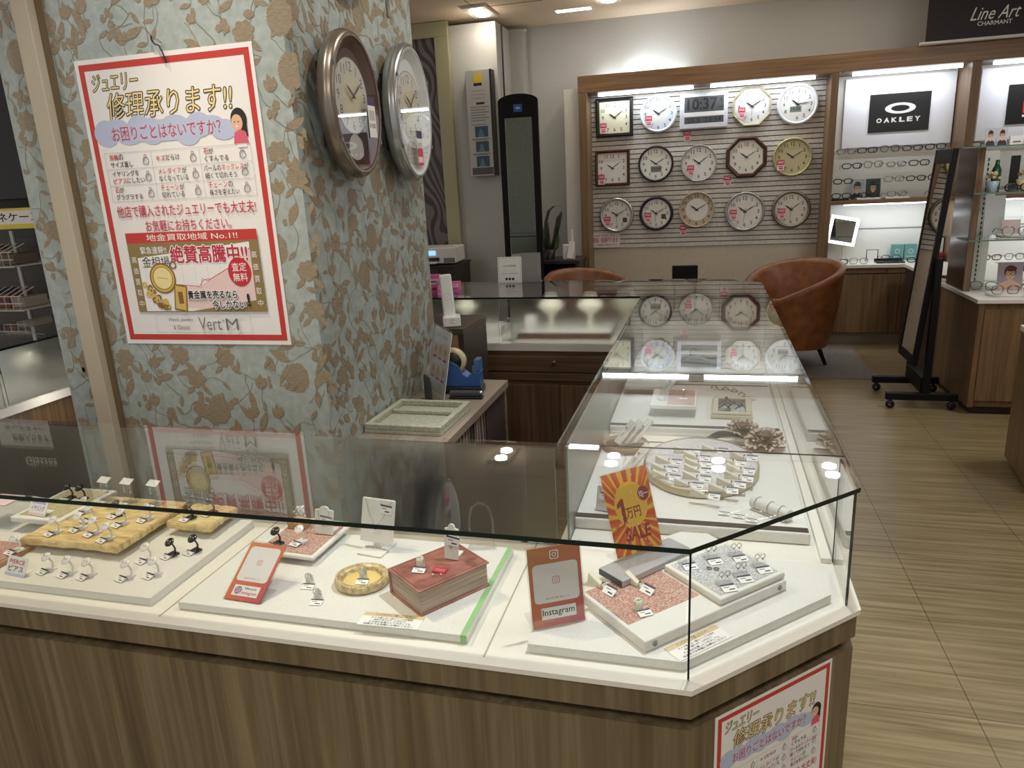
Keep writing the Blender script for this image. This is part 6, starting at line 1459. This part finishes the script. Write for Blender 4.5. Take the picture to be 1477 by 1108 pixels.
# ------------------------------------------------------------------ rolling mirror
t = thing('rolling_mirror', 'tall black tilting mirror on castors beside the eyewear bays', 'mirror', (1.335, 4.055, 0))
for y in (.205, -.205):
    MB().box(-.2, y - .022, .06, .21, y + .022, .105).obj('foot_bar', BLACKM, t, bevel=.004)
    MB().box(-.012 + .02, y - .02, .1052, .045 + .0, y + .02, .95).obj('post', BLACKM, t, bevel=.004)
    for x in (-.17, .18):
        b = MB(); b.M = Matrix.Translation((x, y, .026)) @ Matrix.Rotation(UP, 4, 'X'); b.lathe([(.01, -.012), (.024, -.012), (.026, -.008), (.026, .008), (.024, .012), (.01, .012)], 20); b.obj('castor_wheel', BLACK, t)
        b = MB(); b.tube([(x, y, .028), (x, y, .06)], .008, 8); b.obj('castor_stem', BLACK, t)
MB().box(.0, -.182, .1, .05, .182, .2).obj('cross_board', BLACKM, t, bevel=.004)
tl = math.atan2(.104, 1.303)
fr = MB()
fr.box(-.016, -.18, 0, .016, -.148, 1.31); fr.box(-.016, .148, 0, .016, .18, 1.31); fr.box(-.016, -.148, 0, .016, .148, .06); fr.box(-.016, -.148, 1.225, .016, .148, 1.31)
fo = fr.obj('mirror_frame', BLACKM, t, (-.043, 0, .275), (0, tl, 0), .004)
MB().box(-.012, -.1475, .0605, -.004, .1475, 1.2245).obj('mirror_glass', MIRROR, fo); MB().box(-.003, -.1475, .0605, .004, .1475, 1.2245).obj('back_board', BLACKM, fo)

# ------------------------------------------------------------------ right display unit
t = thing('eyewear_tower', 'brown wood eyewear tower with glass shelves at the right picture edge', 'display unit', (0, 0, 0))
MB().box(1.572, 3.77, .05, 2.7, 4.5, .69).obj('base', WOODB, t); MB().box(1.57, 3.748, .05, 1.6, 3.77, .69).obj('front_stile', WOODB, t, bevel=.001); MB().box(1.604, 3.752, .09, 2.3, 3.769, .655).obj('door', WOODB, t, bevel=.002); MB().box(1.6, 3.79, 0, 2.7, 4.45, .05).obj('toe_kick', DWOOD, t)
MB().box(1.555, 3.735, .691, 2.7, 4.5, .715).obj('deck', WHITE, t, bevel=.002)
MB().box(1.57, 4.08, .716, 1.604, 4.42, 1.585).obj('side_panel', mat('glossy dark walnut', s2l(76, 58, 50), .16), t, bevel=.002)
MB().box(1.57, 4.06, .716, 1.606, 4.079, 1.585).obj('panel_edge', WOODB, t)
MB().box(1.607, 4.3, .716, 1.76, 4.33, 1.56).obj('slotted_back', WPAINT, t); b = MB()
for k in range(26): b.box(1.7, 4.297, .75 + k * .03, 1.706, 4.2999, .768 + k * .03)
b.obj('slots', BLACK, t)
for z, y0 in ((1.045, 3.83), (1.315, 3.83), (1.575, 3.9)): pane('glass_shelf', t, [(1.5 if z < 1.5 else 1.43, y0), (2.6, y0), (2.6, 4.295), (1.61, 4.295), (1.61, 4.058), (1.5 if z < 1.5 else 1.43, 4.058)], z, z + .008, [SHELFG, GEDGEL])
def round_tray(x, y, z, r, l):
    t = thing('round_tray', l, 'tray', (x, y, z)); b = MB(); b.lathe([(r * .95, 0), (r, .006), (r, .016), (r * .96, .018), (0, .017)], 40, sy=.8); b.obj('tray', WPAINT, t)
round_tray(1.76, 3.9, .7155, .115, 'white round tray on the tower base with spectacles'); round_tray(1.83, 3.98, 1.0535, .14, 'white round tray on the lower glass shelf of the tower')
photo_card(1.8, 4.0, .735, .135, .165, mat('photo lilac', s2l(166, 156, 168), .5), mat('printed auburn hair', s2l(84, 46, 34), .6), SKIN, 'lilac portrait card of a woman with plaited hair on the tower base')
photo_card(1.6, 3.99, 1.5833, .055, .1, mat('photo pale grey', s2l(190, 188, 190), .5), HAIRB, CLOTHD, 'left one of two dark portrait cards on the top tower shelf'); photo_card(1.66, 3.99, 1.5833, .055, .1, MATS['photo pale grey'], HAIRB, CLOTHD, 'right one of two dark portrait cards on the top tower shelf')
t = thing('small_card', 'small pale card block beside the portrait pair on the top tower shelf', 'card', (1.73, 3.98, 1.5833)); MB().box(-.035, -.01, 0, .035, .01, .05).obj('card', CARDW, t); MB().box(-.02, -.0112, .012, .02, -.0102, .02).obj('print', GREYINK, t)
t = thing('white_card', 'tall pale card leaning on the middle tower shelf rear', 'card', (1.72, 4.12, 1.0535), (-.1, 0, 0)); MB().box(-.06, -.002, 0, .05, .002, .24).obj('card', LGREY, t)
t = thing('white_plate_stand', 'clear stand with rose card on the lower tower shelf', 'card stand', (1.78, 4.03, 1.072), (-.2, 0, 0)); MB().box(-.05, -.002, 0, .05, .002, .08).obj('card', PINKW, t); MB().box(-.07, -.006, 0, .08, -.004, .1).obj('cover', ACRYL, t)
def pot_flower(x, y, z, l, potc, green=False):
    t = thing('potted_flowers', l, 'plant', (x, y, z)); b = MB(); b.lathe([(.025, 0), (.034, .06), (.031, .06), (.027, .05), (0, .05)], 20); b.obj('pot', potc, t)
    b = MB(); R = random.Random(int(x * 100))
    for k in range(34): a, e = R.uniform(0, 6.28), R.uniform(.1, 1.5); q = R.uniform(.02, .04); b.sphere((q * math.cos(a) * math.cos(e), q * math.sin(a) * math.cos(e), .07 + q * math.sin(e)), R.uniform(.006, .01), 6)
    b.obj('blooms', mat('cream blooms', s2l(190, 176, 140), .8), t)
pot_flower(1.625, 3.95, 1.3233, 'small grey blue pot of cream flowers at the left end of the middle tower shelf', mat('grey blue pot', s2l(150, 164, 170), .5))
pot_flower(1.84, 4.12, 1.3233, 'small yellow pot of cream flowers farther right on the middle tower shelf', mat('pale yellow pot', s2l(214, 200, 140), .5))
t = thing('bottle', 'dark green bottle behind the cream flowers on the tower', 'bottle', (1.72, 4.2, 1.3233)); b = MB(); b.lathe([(.024, 0), (.026, .01), (.026, .12), (.012, .15), (.011, .18), (0, .18)], 20); b.obj('bottle', mat('bottle green', s2l(36, 78, 46), .15), t)
t = thing('black_plaque', 'black upright plaque at the back of the middle tower shelf', 'plaque', (1.83, 4.24, 1.3233)); MB().box(-.025, -.004, 0, .025, .004, .2).obj('plaque', BLACK, t)
glass_row([1.735, 1.905], 3.86, 1.3233, 'lying on the middle shelf of the eyewear tower', [2, 0], [0, 0], .2)
glass_row([1.85], 3.93, 1.5833, 'on the top shelf of the eyewear tower', [1, 0], [2, 0])
glass_row([1.75, 1.93], 3.86, 1.072, 'on the round tray of the lower tower shelf', [1, 0], [2, 3, 2])
glass_row([1.72, 1.885], 3.82, .734, 'on the round tray of the tower base, front row', [1, 1], [2, 2], .1)
glass_row([1.7, 1.92], 4.12, .716, 'on the tower deck behind the round tray', [1, 2], [2, 0], -.3)
# low side counter between tower and bays
t = thing('side_counter', 'low dark side counter with white top behind the rolling mirror', 'counter', (0, 0, 0)); MB().box(1.575, 4.51, 0, 2.2, 5.5, .7).obj('body', DWOOD, t); MB().box(1.56, 4.505, .701, 2.2, 5.5, .725).obj('top', WHITE, t, bevel=.001)
tag(MB().box(-.06, -.03, 0, .06, .03, .02).obj('black_case', BLACK, None, (1.66, 4.62, .7253), (0, 0, .4), .006), 'black spectacle case on the low side counter', 'case')
# near right counter, cut by the frame
t = thing('corner_counter', 'brown wood counter end cut by the right picture edge', 'counter', (0, 0, 0)); b = MB(); b.prism([(1.516, 2.97), (1.46, 2.53), (2.6, 2.4), (2.6, 3.0)], .03, .69); b.obj('body', WOODB, t); b = MB(); b.prism([(1.51, 2.975), (1.452, 2.52), (2.6, 2.39), (2.6, 3.01)], .691, .715); b.obj('top', WHITE, t); b = MB(); b.prism([(1.55, 2.93), (1.5, 2.56), (2.55, 2.44), (2.55, 2.96)], 0, .03); b.obj('toe_kick', WHITE, t)

# ------------------------------------------------------------------ left: rack of glasses cases behind the left showcase
t = thing('case_rack', 'dark merchandise rack with baskets and yellow white price strip at the left edge', 'rack', (-3.9, 2.25, 0))
MB().box(-.6, .3, 0, .44, .34, 2.3).obj('back_panel', DWOOD, t); MB().box(-.6, -.06, 1.56, .44, .3, 2.3).obj('header', mat('header black', s2l(26, 24, 28), .5), t); b = MB(); b.box(-.6, -.07, 1.40, .44, -.06, 1.51); b.obj('price_strip', PAPER, t)
p = Print(); p.rect(-.6, 1.40, .44, 1.425, mat('strip yellow', s2l(222, 206, 64), .5)); p.rect(-.6, 1.497, .44, 1.51, MATS['strip yellow']); p.text('メガネケース', -.02, 1.44, .42, 1.487, INK, .012); p.obj('lettering', t, None, (0, -.0705, 0), (UP, 0, 0))
p = Print(); p.rect(-.26, 1.6, .14, 1.77, LGREY); p.text('サングラスに', -.2, 1.62, .1, 1.67, INK, .02); p.text('度数入ります', -.16, 1.69, .12, 1.74, INK, .02); p.rect(-.6, 1.6, -.3, 1.8, LGREY); p.text('Glasses', -.1, 1.84, .14, 1.9, PAPER, .01); p.obj('header_print', t, None, (0, -.0605, 0), (UP, 0, 0))
b = MB(); b.tube([(.18, -.05, .6), (.18, -.05, 1.39)], .012, 10); b.obj('post', STEEL, t)
for z in (1.22, .98):
    b = MB()
    for k in range(15): x = -.45 + k * .05; b.tube([(x, -.05, z + .1), (x, -.16, z + .06), (x, -.16, z - .02), (x, .28, z - .02)], .003, 5)
    for q in (z + .06, z + .02, z - .02): b.tube([(-.47, -.16, q), (.27, -.16, q)], .0035, 5)
    b.obj('wire_basket', mat('white wire', s2l(206, 202, 194), .4), t)
R = random.Random(6)
CC = [mat('case %d tone' % i, c, .5) for i, c in enumerate((s2l(96, 82, 74), s2l(150, 140, 132), s2l(110, 60, 56), s2l(60, 66, 84), s2l(180, 168, 156)))]
k = 0; PLACES = ['upper', 'lower']; c0 = None
for row, z in enumerate((1.202, .962)):
    for i in range(6):
        o = MB().box(-.045, -.06, 0, .045, .1, .06 + .02 * (i % 3)).obj('spectacle_case', CC[(i + row) % 5], None, (-3.72 - i * .1, 2.2, z + .005), None, .008)
        tag(o, '%s spectacle case from the right in the %s wire basket' % (['first', 'second', 'third', 'fourth', 'fifth', 'sixth'][i], PLACES[row]), 'case', 'spectacle cases in wire baskets')
tag(MB().box(-.16, -.14, 0, .16, .14, .42).obj('footstool', BLACKM, None, (-2.45, .95, 0), None, .03), 'black low stool in the staff gap left of the column', 'stool')
bpy.data.objects.remove(_to); bpy.data.curves.remove(_tc)
